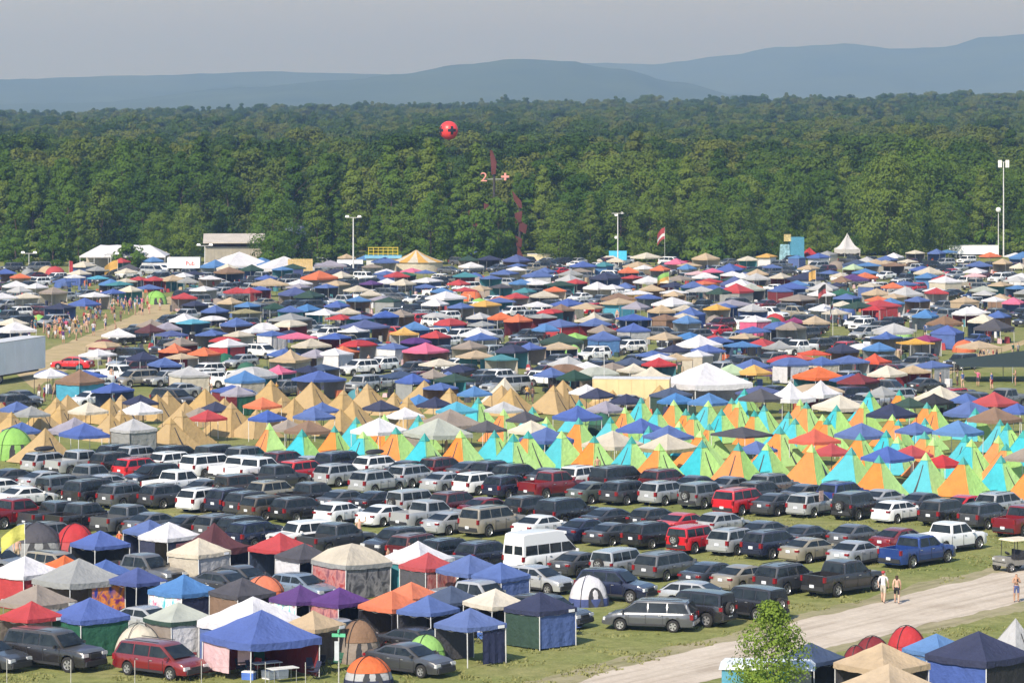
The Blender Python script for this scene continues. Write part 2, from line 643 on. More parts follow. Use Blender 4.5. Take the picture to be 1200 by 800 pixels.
def trunk_mesh(seed, h, r, limbs=6):
    rnd = random.Random(seed)
    m = MB()
    p = Vector((0, 0, -0.3))
    pts = [p]
    for k in range(5):
        p = Vector((rnd.uniform(-.15, .15) * k, rnd.uniform(-.15, .15) * k, h * (k + 1) / 5))
        pts.append(p)
    for k in range(5):
        m.tube(pts[k], pts[k + 1], r * (1 - k * 0.17), r * (1 - (k + 1) * 0.17), 7)
    for k in range(limbs):
        t = rnd.uniform(0.35, 0.9)
        a = rnd.uniform(0, 6.28)
        q = Vector((0, 0, h * t))
        ln = h * 0.24 * rnd.uniform(.7, 1.2)
        m.tube(q, q + Vector((math.cos(a) * ln, math.sin(a) * ln, ln * 0.7)), r * 0.35, r * 0.10, 5)
    return m


CROWN, TRUNKS = [], []
specs = [('cone', 4.3, 21.5), ('oval', 5.4, 19.5), ('dome', 5.8, 18.0), ('cone', 3.6, 19.0), ('oval', 4.6, 17.5), ('dome', 6.6, 20.5)]
for i, (sh, rx, h) in enumerate(specs):
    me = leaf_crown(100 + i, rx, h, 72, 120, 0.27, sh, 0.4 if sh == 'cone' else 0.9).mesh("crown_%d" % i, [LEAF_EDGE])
    CROWN.append((me, sh, rx, h))
    TRUNKS.append(trunk_mesh(50 + i, h * 0.8, 0.26).mesh("trunk_%d" % i, [BARK], 60))
SHNAME = {'cone': 'slender pointed', 'oval': 'tall egg-shaped', 'dome': 'broad rounded'}

LANDM = [(-60, 'far left tents'), (34, 'small twin lamp'), (110, 'long marquee'), (200, 'red-lettered food trailer'), (273, 'barn'), (357, 'dark cabin'), (414, 'floodlight pole'), (450, 'kiosk'), (487, 'striped show tent'),
         (526, 'balloon'), (580, 'sculpture'), (635, 'stall container'), (724, 'antenna mast'), (779, 'red and white flag'), (850, 'far canopies'), (933, 'blue booth'), (994, 'pointed white tent'), (1060, 'light green tree'), (1140, 'container trailer'), (1176, 'tallest pole'), (1260, 'far right tents')]
crown_objs = []
rnd = random.Random(3)
edge = []
for row, d0 in enumerate((682, 694, 708)):
    x = -150 + row * 3
    while x < 150:
        edge.append((x + rnd.uniform(-1.5, 1.5), d0 + rnd.uniform(-4, 4), row))
        x += rnd.uniform(6.0, 9.6) if row == 0 else rnd.uniform(6, 8.5)
for (x, d, row) in edge:
    pxx = 600 + x / d * F
    if pxx > 880 or pxx < 60:
        d += 26 if pxx > 880 else 8
        pxx = 600 + x / d * F
    if row == 0 and (90 < pxx < 380 or 415 < pxx < 470 or 545 < pxx < 640 or 985 < pxx < 1003):
        continue
    if row == 1 and (228 < pxx < 318 or 560 < pxx < 625):
        continue
    if pxx < 700:
        i = rnd.choice([0, 0, 3, 3, 1, 4])
    else:
        i = rnd.choice([1, 2, 5, 2, 4, 0])
    s = rnd.uniform(0.62, 1.12) if row == 0 else rnd.uniform(0.8, 1.15)
    if row == 0 and pxx > 930:
        s *= 0.88
    if row == 0 and 400 < pxx < 560:
        s *= 0.85
    me, sh, rx, h = CROWN[i]
    t = thing("tree", (x, d, 0), rnd.uniform(0, 6.28), None, "tree")
    lm = min(LANDM, key=lambda q: abs(q[0] - pxx))[1]
    t['label'] = SHNAME[sh] + ' tree in the ' + ('front', 'second', 'third')[row] + ' line of the wood behind the ' + lm
    t['group'] = 'trees along the edge of the woods'
    t.scale = (s * rnd.uniform(.9, 1.12), s * rnd.uniform(.9, 1.12), s)
    obj("trunk", TRUNKS[i], t)
    crown_objs.append((obj("crown", me, t), i))


BUSH = [leaf_crown(400 + i, 2.6, 4.2, 34, 60, 0.30, 'dome', 0.0).mesh("bush_%d" % i, [LEAF_EDGE]) for i in range(3)]
x = -125.0
k = 0
while x < 125:
    d = 674 + rnd.uniform(-3, 3) + (32 if x > 48 else 0)
    pxx = 600 + x / d * F
    if not (90 < pxx < 370 or 410 < pxx < 530 or 600 < pxx < 660):
        o = obj("bush", BUSH[k % 3], None, (x, d, 0), rnd.uniform(0, 6), (rnd.uniform(.7, 1.3),) * 2 + (rnd.uniform(.6, 1.25),))
        tag(o, 'leafy bush at the foot of the wood behind the ' + min(LANDM, key=lambda q: abs(q[0] - pxx))[1], 'bush', 'bushes along the edge of the wood')
    x += rnd.uniform(3.0, 5.5)
    k += 1


def lone_tree(px, py_top, py_base, leafmat, sh, label, rx_px, seed, n=70, per=60, leaf=0.3):
    b = at(px, py_base)
    h = b.y / F * (py_base - py_top)
    rx = b.y / F * rx_px
    t = thing("tree", b, 0, label, "tree")
    obj("trunk", trunk_mesh(seed, h * 0.8, h * 0.014 + 0.03).mesh("trunk", [BARK], 60), t)
    obj("crown", leaf_crown(seed, rx, h, n, per, leaf, sh, h * 0.12).mesh("crown", [leafmat]), t)


for (px, py0, py1, i) in [(320, 222, 314, 1), (222, 240, 309, 2), (372, 210, 312, 0), (395, 232, 311, 3), (505, 226, 310, 1), (470, 238, 310, 4), (536, 216, 308, 0), (655, 238, 309, 2), (692, 228, 308, 0), (822, 226, 306, 5), (868, 240, 306, 2),
                          (762, 224, 307, 1), (958, 252, 303, 4), (62, 224, 312, 3), (18, 218, 313, 0), (92, 236, 311, 3), (1104, 238, 303, 2), (440, 246, 310, 3), (905, 232, 304, 1), (184, 250, 308, 2)]:
    q = at(px, py1)
    me, sh, rx, h = CROWN[i]
    s = q.y / F * (py1 - py0) / h
    t = thing("tree", q, rnd.uniform(0, 6.28), SHNAME[sh] + ' tree standing forward of the wood near the ' + min(LANDM, key=lambda w: abs(w[0] - px))[1], "tree", 'trees standing forward of the wood')
    t.scale = (s * 1.08, s * 1.08, s)
    obj("trunk", TRUNKS[i], t)
    obj("crown", me, t)
lone_tree(150, 286, 318, LEAF_EDGE, 'oval', 'small round dark green tree in front of the long white marquee', 17, 7, 50, 50, 0.30)
lone_tree(555, 246, 311, LEAF_EDGE, 'dome', 'yellowish green bushy tree below the rusty sculpture', 24, 8, 60, 60, 0.32)
lone_tree(1040, 184, 306, LEAF_EDGE, 'dome', 'large light green leafy tree beside the white pointed tent', 40, 9, 110, 130, 0.27)
lone_tree(584, 232, 309, LEAF_EDGE, 'oval', 'leafy tree growing between the two rusty plate columns', 19, 18, 60, 90, 0.28)

# far wood: one mass over the rise, each tree an instance of a crown
def forest():
    m = MB()
    rnd = random.Random(21)
    sc_list = []
    d = 728.0
    while d < 2600:
        half = 0.155 * d + 40
        x = -half
        step = 8.2 if d < 1100 else 9.6
        while x < half:
            xx, dd = x + rnd.uniform(-3, 3), d + rnd.uniform(-3.5, 3.5)
            pxx = 600 + xx / dd * F
            if not (dd < 745 and (228 < pxx < 318 or pxx > 880)):
                m.v.append((xx, dd, hill_z(xx, dd) - 0.3))
                sc_list.append(rnd.choice([rnd.uniform(0.66, 0.95), rnd.uniform(0.85, 1.12), rnd.uniform(1.0, 1.28)]) * (1 + 0.14 * noise.noise(Vector((xx * .02, dd * .02, 5)))))
            x += step * rnd.uniform(0.8, 1.25)
        d += step * 0.92
    me = bpy.data.meshes.new("forest")
    me.from_pydata(m.v, [], [])
    at_ = me.attributes.new("tree_scale", 'FLOAT', 'POINT')
    at_.data.foreach_set("value", sc_list)
    o = obj("forest", me)
    tag(o, 'dense green wood covering the rise behind the camp', 'wood', kind='stuff')
    protos = []
    for i, (sh, rx, h) in enumerate([('dome', 6.0, 17.0), ('oval', 5.6, 18.0), ('dome', 7.2, 18.5), ('dome', 5.0, 16.0), ('cone', 4.8, 19.0)]):
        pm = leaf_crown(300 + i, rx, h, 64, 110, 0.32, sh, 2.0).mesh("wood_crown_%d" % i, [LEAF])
        protos.append(pm)
    ng = bpy.data.node_groups.new("wood", 'GeometryNodeTree')
    ng.interface.new_socket("Geometry", in_out='INPUT', socket_type='NodeSocketGeometry')
    ng.interface.new_socket("Geometry", in_out='OUTPUT', socket_type='NodeSocketGeometry')
    N = ng.nodes
    gi, go = N.new("NodeGroupInput"), N.new("NodeGroupOutput")
    join = N.new("GeometryNodeJoinGeometry")
    for pm in protos:
        po = bpy.data.objects.new("wood_tree", pm)      # only a shape source for the wood, not placed in the scene
        inf = N.new("GeometryNodeObjectInfo")
        inf.inputs["Object"].default_value = po
        inf.inputs["As Instance"].default_value = True
        ng.links.new(inf.outputs["Geometry"], join.inputs[0])
    iop = N.new("GeometryNodeInstanceOnPoints")
    iop.inputs["Pick Instance"].default_value = True
    rv = N.new("FunctionNodeRandomValue")
    rv.data_type = 'FLOAT_VECTOR'
    rv.inputs[0].default_value = (0, 0, 0)
    rv.inputs[1].default_value = (0.08, 0.08, 6.283)
    na = N.new("GeometryNodeInputNamedAttribute")
    na.data_type = 'FLOAT'
    na.inputs["Name"].default_value = "tree_scale"
    ng.links.new(gi.outputs[0], iop.inputs["Points"])
    ng.links.new(join.outputs[0], iop.inputs["Instance"])
    ng.links.new(rv.outputs[0], iop.inputs["Rotation"])
    ng.links.new(na.outputs[0], iop.inputs["Scale"])
    ng.links.new(iop.outputs[0], go.inputs[0])
    mod = o.modifiers.new("wood", 'NODES')
    mod.node_group = ng


forest()


# ------------------------------------------------------------------ mountains
def mountain(name, d, prof, depth, seed):
    m = MB()
    n, rows = 260, 16
    x0, x1 = prof[0][0], prof[-1][0]
    for j in range(rows + 1):
        t = j / rows
        for i in range(n + 1):
            px = x0 + (x1 - x0) * i / n
            for (a, ya), (b, yb) in zip(prof, prof[1:]):
                if a <= px <= b:
                    u = (px - a) / (b - a)
                    u = u * u * (3 - 2 * u)
                    py = ya + (yb - ya) * u
                    break
            top = CH + (HY - py + 3.0) / F * d
            x = (px - 600) / F * d
            y = d + (t - 0.72) * depth
            s = t / 0.72 if t < 0.72 else 1 - (t - 0.72) / 0.28 * 0.8
            s = max(0.0, s)
            rough = noise.noise(Vector((x * 0.0016, y * 0.0016, seed))) * 0.16 + noise.noise(Vector((x * 0.005, y * 0.005, seed))) * 0.06
            z = top * (s ** 1.1) * (1 + rough * (1 - abs(s) ** 6)) + noise.noise(Vector((x * 0.03, y * 0.01, seed))) * 3.0 * (d / 9000.0)
            m.v.append((x, y, max(-3.0, z - 3.0 * (1 - s))))
    for j in range(rows):
        for i in range(n):
            a = j * (n + 1) + i
            m.f.append((a, a + 1, a + n + 2, a + n + 1))
            m.m.append(0)
    mt = MATS.get('mountain_wood')
    if mt is None:
        mt, nt, b, out = new_mat('mountain_wood')
        n1 = world_noise(nt, 0.004, 6.0, 0.65)
        r = ramp(nt, n1.outputs["Fac"], [(0.3, (0.030, 0.055, 0.022)), (0.7, (0.075, 0.105, 0.045))])
        nt.links.new(r.outputs[0], b.inputs["Base Color"])
        b.inputs["Roughness"].default_value = 1.0
        b.inputs["Specular IOR Level"].default_value = 0.0
        MATS['mountain_wood'] = mt
    tag(obj(name, m.mesh(name, [mt], 80)), kind='structure')


mountain("hills", 8200, [(-900, 140), (-300, 134), (100, 122), (300, 103), (400, 95), (470, 88), (540, 76), (610, 69), (660, 71), (720, 80), (790, 97), (860, 112), (960, 126), (1300, 136)], 3000, 1.0)
mountain("hills", 10300, [(-2600, 112), (-1200, 98), (-300, 96), (0, 94), (150, 89), (300, 84), (420, 86), (540, 92), (700, 104), (1000, 122), (1500, 132)], 3600, 4.0)
mountain("hills", 12300, [(200, 130), (450, 104), (600, 84), (690, 75), (770, 77), (840, 67), (915, 55), (985, 51), (1055, 57), (1100, 55), (1150, 44), (1215, 39), (1400, 34), (1800, 60), (2600, 90), (3600, 112)], 4000, 9.0)


# ------------------------------------------------------------------ haze
hz = MB()
hz.box((0, 18000, 432), (44000, 36100 + 0, 872))
hm = bpy.data.materials.new("haze")
hm.use_nodes = True
hm.node_tree.nodes.clear()
ho = hm.node_tree.nodes.new("ShaderNodeOutputMaterial")
pv = hm.node_tree.nodes.new("ShaderNodeVolumePrincipled")
pv.inputs["Color"].default_value = (0.39, 0.57, 1.0, 1)
pv.inputs["Density"].default_value = 0.000175
pv.inputs["Absorption Color"].default_value = (0.78, 0.70, 1, 1)
pv.inputs["Anisotropy"].default_value = 0.45
hm.node_tree.links.new(pv.outputs[0], ho.inputs["Volume"])
haze = obj("haze", hz.mesh("haze", [hm]))
tag(haze, 'pale summer haze lying over the valley', 'haze', kind='stuff')
# ================================================================== CARS
# x forward, y left, z up, origin on the ground under the middle
CAR = {
    # L, W, H, wheel r, front axle, rear axle, belt, shoulder profile, (rear base, rear roof, front roof, screen base), side windows
    'sedan': dict(L=4.80, W=1.82, H=1.47, r=.325, ax=(1.42, -1.36), belt=.95, sh=[(-2.40, .72), (-2.34, .96), (-2.2, 1.03), (-1.6, 1.04), (0.9, .98), (1.15, .96), (1.9, .86), (2.28, .74), (2.40, .56)], gh=(-1.85, -.90, .22, 1.20), win=2),
    'hatch': dict(L=4.40, W=1.78, H=1.50, r=.32, ax=(1.36, -1.28), belt=.98, sh=[(-2.20, .66), (-2.14, .98), (-1.6, 1.04), (0.9, .98), (1.1, .96), (1.75, .86), (2.1, .74), (2.20, .56)], gh=(-2.10, -1.42, .15, 1.15), win=3),
    'suv': dict(L=4.70, W=1.88, H=1.72, r=.36, ax=(1.40, -1.28), belt=1.08, sh=[(-2.35, .62), (-2.31, 1.08), (-1.6, 1.10), (0.9, 1.07), (1.15, 1.05), (1.85, .98), (2.25, .86), (2.35, .60)], gh=(-2.30, -1.90, .30, 1.12), win=3, rails=True),
    'large suv': dict(L=5.45, W=2.03, H=1.92, r=.40, ax=(1.72, -1.60), belt=1.20, sh=[(-2.72, .62), (-2.69, 1.20), (-1.6, 1.20), (1.0, 1.18), (1.3, 1.17), (2.3, 1.12), (2.64, 1.0), (2.72, .62)], gh=(-2.66, -2.42, .55, 1.30), win=3, rails=True),
    'boxy suv': dict(L=4.45, W=1.86, H=1.84, r=.39, ax=(1.36, -1.30), belt=1.16, sh=[(-2.22, .62), (-2.20, 1.16), (-1.4, 1.16), (0.8, 1.15), (1.0, 1.14), (2.0, 1.08), (2.16, 1.02), (2.22, .66)], gh=(-2.16, -2.06, .55, .98), win=3, spare=True),
    'pickup': dict(L=5.80, W=2.02, H=1.92, r=.41, ax=(1.90, -1.75), belt=1.22, sh=[(-2.90, .66), (-2.87, 1.25), (-1.05, 1.26), (-.9, 1.22), (1.0, 1.20), (1.3, 1.18), (2.4, 1.12), (2.80, 1.0), (2.90, .64)], gh=(-1.02, -.84, .70, 1.42), win=2, bed=(-2.78, -1.10)),
    'minivan': dict(L=5.10, W=1.98, H=1.74, r=.345, ax=(1.55, -1.45), belt=1.04, sh=[(-2.55, .60), (-2.51, 1.04), (-1.6, 1.06), (1.2, 1.02), (1.7, .98), (2.2, .88), (2.45, .74), (2.55, .56)], gh=(-2.50, -2.12, .62, 1.72), win=3, rails=True),
    'high-top van': dict(L=5.70, W=2.02, H=2.60, r=.37, ax=(1.95, -1.55), belt=1.22, sh=[(-2.85, .58), (-2.82, 1.22), (-1.6, 1.22), (1.5, 1.20), (1.95, 1.14), (2.5, 1.02), (2.78, .86), (2.85, .60)], gh=(-2.80, -2.70, 1.05, 2.05), win=4, wtop=1.95),
}


def lerp_prof(prof, x):
    if x <= prof[0][0]:
        return prof[0][1]
    for (a, za), (b, zb) in zip(prof, prof[1:]):
        if a <= x <= b:
            return za + (zb - za) * (x - a) / (b - a)
    return prof[-1][1]


def tyre_mb(r, w=0.23):
    m = MB()
    m.lathe([(r * .62, -w / 2), (r * .90, -w / 2), (r, -w * .36), (r, w * .36), (r * .90, w / 2), (r * .62, w / 2)], 18, 3, 'y')
    return m


def rim_mb(r, w=0.23):
    m = MB()
    m.lathe([(r * .64, w / 2 - .005), (r * .60, w / 2 - .035), (0.001, w / 2 - .03)], 14, 4, 'y')
    m.lathe([(r * .64, -w / 2 + .005), (r * .60, -w / 2 + .035), (0.001, -w / 2 + .03)], 14, 4, 'y')
    for sgn in (1, -1):                                  # dark gaps between the spokes
        for k in range(5):
            a0, a1 = 2 * math.pi * (k + .18) / 5, 2 * math.pi * (k + .62) / 5
            yy = sgn * (w / 2 - .022)
            q = [(r * .24 * math.cos(a0), yy, r * .24 * math.sin(a0)), (r * .54 * math.cos(a0), yy, r * .54 * math.sin(a0)),
                 (r * .54 * math.cos(a1), yy, r * .54 * math.sin(a1)), (r * .24 * math.cos(a1), yy, r * .24 * math.sin(a1))]
            m.add(q, [(0, 1, 2, 3) if sgn < 0 else (3, 2, 1, 0)], 1)
    return m


def wheel_mb(r, w=0.23):
    return MB().merge(tyre_mb(r, w)).merge(rim_mb(r, w))


def car_parts(kind):
    S = CAR[kind]
    L, W, H, r = S['L'], S['W'], S['H'], S['r']
    belt = S['belt']
    xf, xr = S['ax']
    xrb, xrr, xfr, xfb = S['gh']
    ra = r + 0.075
    low = 0.24 if H < 1.6 else 0.32
    parts = []
    xs = {-L / 2, -L / 2 + .06, -L / 2 + .2, -L / 2 + .45, L / 2, L / 2 - .06, L / 2 - .2, L / 2 - .45, xfb, xrb, 0.0, 0.5, -0.5}
    for xc in (xf, xr):
        for k in range(9):
            xs.add(xc + ra * math.cos(math.pi * k / 8) * 0.999)
        xs.add(xc + ra + .03)
        xs.add(xc - ra - .03)
    for p in S['sh']:
        xs.add(p[0])
    bed = S.get('bed')
    if bed:
        for e in bed:
            xs.add(e)
            xs.add(e + .02)
    xs = sorted(x for x in xs if -L / 2 - 1e-6 <= x <= L / 2 + 1e-6)
    xs = [x for i, x in enumerate(xs) if i == 0 or x - xs[i - 1] > 0.008]
    b = MB()
    cols = []
    for x in xs:
        e = min(x + L / 2, L / 2 - x)
        pl = 1.0 - 0.16 * max(0, 1 - e / 0.62) ** 2.2
        w = W / 2 * pl
        zs = lerp_prof(S['sh'], x)
        zb = low
        for xc in (xf, xr):
            if abs(x - xc) < ra:
                zb = max(zb, r + math.sqrt(max(0, ra * ra - (x - xc) ** 2)))
        zb = min(zb, zs - .10)
        inb = bed and bed[0] + .01 < x < bed[1] + .015
        zt = zs - .46 if inb else zs + .018
        mid = max(zb + .03, min(zs - .14, 0.50 * (zs + low)))
        row = [(w * .955, zb), (w, mid), (w * .985, max(mid + .02, zs - .09)), (w * .935, zs), (w * .86, zs + .004), (w * .855, zt), (0, zt + (0 if inb else .012))]
        col = [(x, y, z) for y, z in row] + [(x, -y, z) for y, z in row[-2::-1]]
        cols.append(col)
    n = len(cols[0])
    vs = [p for c in cols for p in c]
    fs = [(i * n + j, i * n + j + 1, (i + 1) * n + j + 1, (i + 1) * n + j) for i in range(len(cols) - 1) for j in range(n - 1)]
    fs.append(tuple(range(n - 1, -1, -1)))
    fs.append(tuple(range((len(cols) - 1) * n, len(cols) * n)))
    b.add(vs, fs, 0)
    b.box((0, 0, low + .14), (L - .5, W - .50, .34), 1)              # chassis in the wheel wells
    # greenhouse
    zr = H - .02
    wb, wr = W / 2 * .915, W / 2 * (.74 if H < 2.2 else .78)
    zbase = lambda x: lerp_prof(S['sh'], x) - .02

    def gw(z):
        return wb + (wr - wb) * max(0, min(1, (z - belt) / (zr - belt)))
    ctop = [(xrb, zbase(xrb)), (xrr - (xrr - xrb) * .25, belt + (zr - belt) * .80), (xrr, zr - .035), (xrr * .6 + xfr * .4, zr + .015), (xrr * .25 + xfr * .75, zr + .012), (xfr, zr - .025), (xfr + (xfb - xfr) * .22, belt + (zr - belt) * .80), (xfb, zbase(xfb))]
    if H > 2.2:      # raised roof with a stepped brow over the screen
        ctop = [(xrb, zbase(xrb)), (xrb + .03, belt + .62), (xrr, zr - .06), (xrr + .3, zr), (0.2, zr + .01), (0.75, zr - .06), (1.15, belt + .78), (1.32, belt + .66), (xfb, zbase(xfb))]
    cols = []
    for x, zt in ctop:
        zb0 = zbase(x)
        y1 = gw(max(zb0, zt - .07))
        row = [(gw(zb0), zb0), (y1, max(zb0, zt - .07)), (y1 * .90, zt), (0, zt + .02)]
        cols.append([(x, y, z) for y, z in row] + [(x, -y, z) for y, z in row[-2::-1]])
    n = len(cols[0])
    vs = [p for c in cols for p in c]
    b.add(vs, [(i * n + j, i * n + j + 1, (i + 1) * n + j + 1, (i + 1) * n + j) for i in range(len(cols) - 1) for j in range(n - 1)], 0)
    parts.append(('body', b, 35, (0, 0, 0)))
    # windows
    zg0, zg1 = belt + .045, (zr if H < 2.2 else S['wtop']) - .115
    zrw = zr if H < 2.2 else S['wtop'] + .05

    def rear_x(z):
        return xrb + (xrr - xrb) * max(0, min(1, (z - belt) / (zrw - belt)))

    def front_x(z):
        if H > 2.2:
            return xfb + (1.32 - xfb) * max(0, min(1, (z - belt) / .66))
        return xfb + (xfr - xfb) * max(0, min(1, (z - belt) / (zr - belt)))
    nw = S['win']
    for sgn in (1, -1):
        for k in range(nw):
            q = []
            for (t, z) in ((k / nw, zg0), ((k + 1) / nw, zg0), ((k + 1) / nw, zg1), (k / nw, zg1)):
                a, c = rear_x(z) + .14, front_x(z) - .14
                if t not in (0, 1):
                    a2, c2 = rear_x((zg0 + zg1) / 2) + .14, front_x((zg0 + zg1) / 2) - .14
                    x = a2 + (c2 - a2) * t + (.035 if t == k / nw else -.035)
                    x = max(a, min(c, x))
                else:
                    x = a if t == 0 else c
                q.append((x, sgn * (gw(z) + .012), z))
            m = MB()
            m.add(q, [(0, 1, 2, 3) if sgn < 0 else (3, 2, 1, 0)], 2)
            parts.append(('side_window', m, None, (0, 0, 0)))
    zt = belt + (zrw - belt) * (.79 if H < 2.2 else .9)

    def pane(xa, za, xb, zb, nm, off):
        m = MB()
        ya, yb = gw(za) * .90, gw(zb) * .88
        m.add([(xa + off, -ya, za + .02), (xa + off, ya, za + .02), (xb + off, yb, zb + .02), (xb + off, -yb, zb + .02)], [(0, 1, 2, 3) if off > 0 else (3, 2, 1, 0)], 2)
        parts.append((nm, m, None, (0, 0, 0)))
    if H > 2.2:
        pane(front_x(belt + .05), belt + .05, front_x(belt + .60), belt + .60, 'windshield', .025)
        for s2 in (1, -1):
            m = MB()
            m.add([(xrb - .012, s2 * .08, belt + .08), (xrb - .012, s2 * .78, belt + .08), (xrb + .012, s2 * .74, belt + .60), (xrb + .012, s2 * .08, belt + .60)], [(0, 3, 2, 1) if s2 < 0 else (0, 1, 2, 3)], 2)
            parts.append(('rear_window', m, None, (0, 0, 0)))
    else:
        g = S['gh']
        zf0 = max(belt, zbase(xfb)) + .05
        pane(xfb + (xfr - xfb) * .06 + .0, zf0, xfr + (xfb - xfr) * .20, belt + (zr - belt) * .80, 'windshield', .03)
        zr0 = max(belt, zbase(xrb)) + .05
        pane(xrb + (xrr - xrb) * .05, zr0, xrr - (xrr - xrb) * .24, belt + (zr - belt) * .80, 'rear_window', -.03)
    # wheels
    wm = wheel_mb(r)
    for xc in (xf, xr):
        for sgn in (1, -1):
            parts.append(('wheel', wm, 40, (xc, sgn * (W / 2 - .105), r)))
    if S.get('spare'):
        m = MB()
        m.merge(wheel_mb(.36, .22), (0, 0, 0), None, R(90))
        parts.append(('spare_wheel', m, 40, (-L / 2 - .10, .08, 1.0)))
    # lights, bumpers, plates, mirrors, grille
    ztl = belt - (.10 if kind in ('sedan', 'hatch') else .16)
    htl = .13 if kind in ('sedan', 'hatch') else (.30 if kind != 'boxy suv' else .20)
    for sgn in (1, -1):
        m = MB()
        wtl = .28 if kind in ('sedan', 'hatch') else (.19 if kind in ('suv', 'minivan') else .13)
        m.box((-L / 2 + .07, sgn * (W / 2 * .86 - wtl / 2 + .045), ztl), (.22, wtl, htl), 5, .92)
        parts.append(('tail_light', m, None, (0, 0, 0)))
        m = MB()
        zh = lerp_prof(S['sh'], L / 2 - .12) - .10
        m.box((L / 2 - .105, sgn * (W / 2 * .80 - .10), zh), (.20, .40, .17), 6, .9)
        parts.append(('headlight', m, None, (0, 0, 0)))
        m = MB()
        m.box((xfb - .32, sgn * (W / 2 + .08), belt + .07), (.10, .20, .15), 0, .9)
        parts.append(('mirror', m, None, (0, 0, 0)))
    m = MB()
    m.box((-L / 2 - .012, 0, low + .22), (.16, W * .84, .24), 1 if kind in ('pickup', 'large suv', 'boxy suv') else 0, .94)
    parts.append(('bumper', m, None, (0, 0, 0)))
    m = MB()
    m.box((L / 2 - .0, 0, low + .17), (.16, W * .80, .24), 1, .94)
    parts.append(('bumper', m, None, (0, 0, 0)))
    m = MB()
    m.box((L / 2 - .045, 0, lerp_prof(S['sh'], L / 2 - .1) - .16), (.12, W * .42, .22), 1, .95)
    parts.append(('grille', m, None, (0, 0, 0)))
    m = MB()
    zp = .78 if kind in ('sedan', 'suv', 'minivan', 'hatch') else .66
    m.box((-L / 2 - (.10 if zp < .7 else .02), 0, zp), (.04, .32, .17), 7)
    parts.append(('license_plate', m, None, (0, 0, 0)))
    # door gaps, handles and dark sills
    xd0, xd1 = xr + ra + .16, xf - ra - .06
    nd = 2 if kind not in ('high-top van',) else 1
    for sgn in (1, -1):
        m = MB()
        for k in range(nd + 1):
            x = xd0 + (xd1 - xd0) * k / nd
            m.box((x, sgn * (W / 2 + .001), (belt + low) / 2 + .03), (.022, .012, belt - low - .22), 1)
        m.box(((xf + xr) / 2, sgn * (W / 2 - .012), low + .07), (xf - xr - 2 * ra - .06, .05, .12), 1)
        parts.append(('door_seam', m, None, (0, 0, 0)))
        for k in range(nd):
            m = MB()
            m.box((xd0 + (xd1 - xd0) * (k + .16) / nd, sgn * (W / 2 + .012), belt - .13), (.17, .035, .035), 4)
            parts.append(('door_handle', m, None, (0, 0, 0)))
    if S.get('rails'):
        for sgn in (1, -1):
            m = MB()
            m.box(((xrr + xfr) / 2, sgn * wr * .84, zr + .055), ((xfr - xrr) * .86, .04, .035), 1)
            parts.append(('roof_rail', m, None, (0, 0, 0)))
    return parts


CARLIB = {}
CARMATS_T = [paint('silver')] + CARMATS[1:]
for kd in CAR:
    pl = car_parts(kd)
    ms = []
    cache = {}
    whole = MB()
    for nm, mb, sm, loc in pl:
        whole.merge(mb, loc)
        key = id(mb)
        if key not in cache:
            used = sorted(set(mb.m))
            mb2 = MB()
            mb2.v, mb2.f = mb.v, mb.f
            mb2.m = [used.index(i) for i in mb.m]
            mats = [CARMATS[i] if CARMATS[i] else paint('silver') for i in used]
            cache[key] = (mb2.mesh(kd.replace(' ', '_') + '_' + nm, mats, sm), used[0] == 0)
        ms.append((nm,) + cache[key] + (loc,))
    far = whole.mesh(kd.replace(' ', '_') + '_whole', [c or paint('silver') for c in CARMATS], 35)
    tyre = tyre_mb(CAR[kd]['r']).mesh(kd.replace(' ', '_') + '_tyre', CARMATS_T, 40)
    rim = rim_mb(CAR[kd]['r']).mesh(kd.replace(' ', '_') + '_rim', CARMATS_T, 40)
    CARLIB[kd] = (ms, far, whole, tyre, rim)

CARNAME = {'sedan': 'parked_sedan', 'hatch': 'parked_hatchback', 'suv': 'parked_suv', 'large suv': 'parked_large_suv', 'boxy suv': 'parked_jeep',
           'pickup': 'pickup_truck', 'minivan': 'parked_minivan', 'high-top van': 'high_top_van'}
KNAME = {'hatch': 'hatchback', 'suv': 'SUV', 'large suv': 'large SUV', 'boxy suv': 'boxy off-roader', 'pickup': 'pickup truck'}


def place_car(kd, colr, x, y, heading, zone, detail=True, extra=None, label=None):
    """heading: degrees clockwise from straight away from the camera"""
    rz = R(90 - heading)
    desc = colr + ' ' + KNAME.get(kd, kd)
    if detail:
        t = thing(CARNAME[kd], (x, y, 0), rz)
        for nm, me, painted, loc in CARLIB[kd][0]:
            if nm == 'wheel' and y < 262:
                wh = obj(nm, CARLIB[kd][3], t, loc)
                obj('rim', CARLIB[kd][4], wh)
                continue
            obj(nm, me, t, loc, mat0=paint(colr) if painted else None)
        if extra:
            extra(t)
    else:
        t = obj(CARNAME[kd], CARLIB[kd][1], None, (x, y, 0), rz, mat0=paint(colr))
    t.scale = (random.uniform(.95, 1.04), 1.0, random.uniform(.95, 1.05))
    t['category'] = 'van' if 'van' in kd else ('pickup' if kd == 'pickup' else 'car')
    if label:
        t['label'] = label
        t['group'] = 'vehicles ' + zone
    item(t, desc, 'car', zone)
    return t


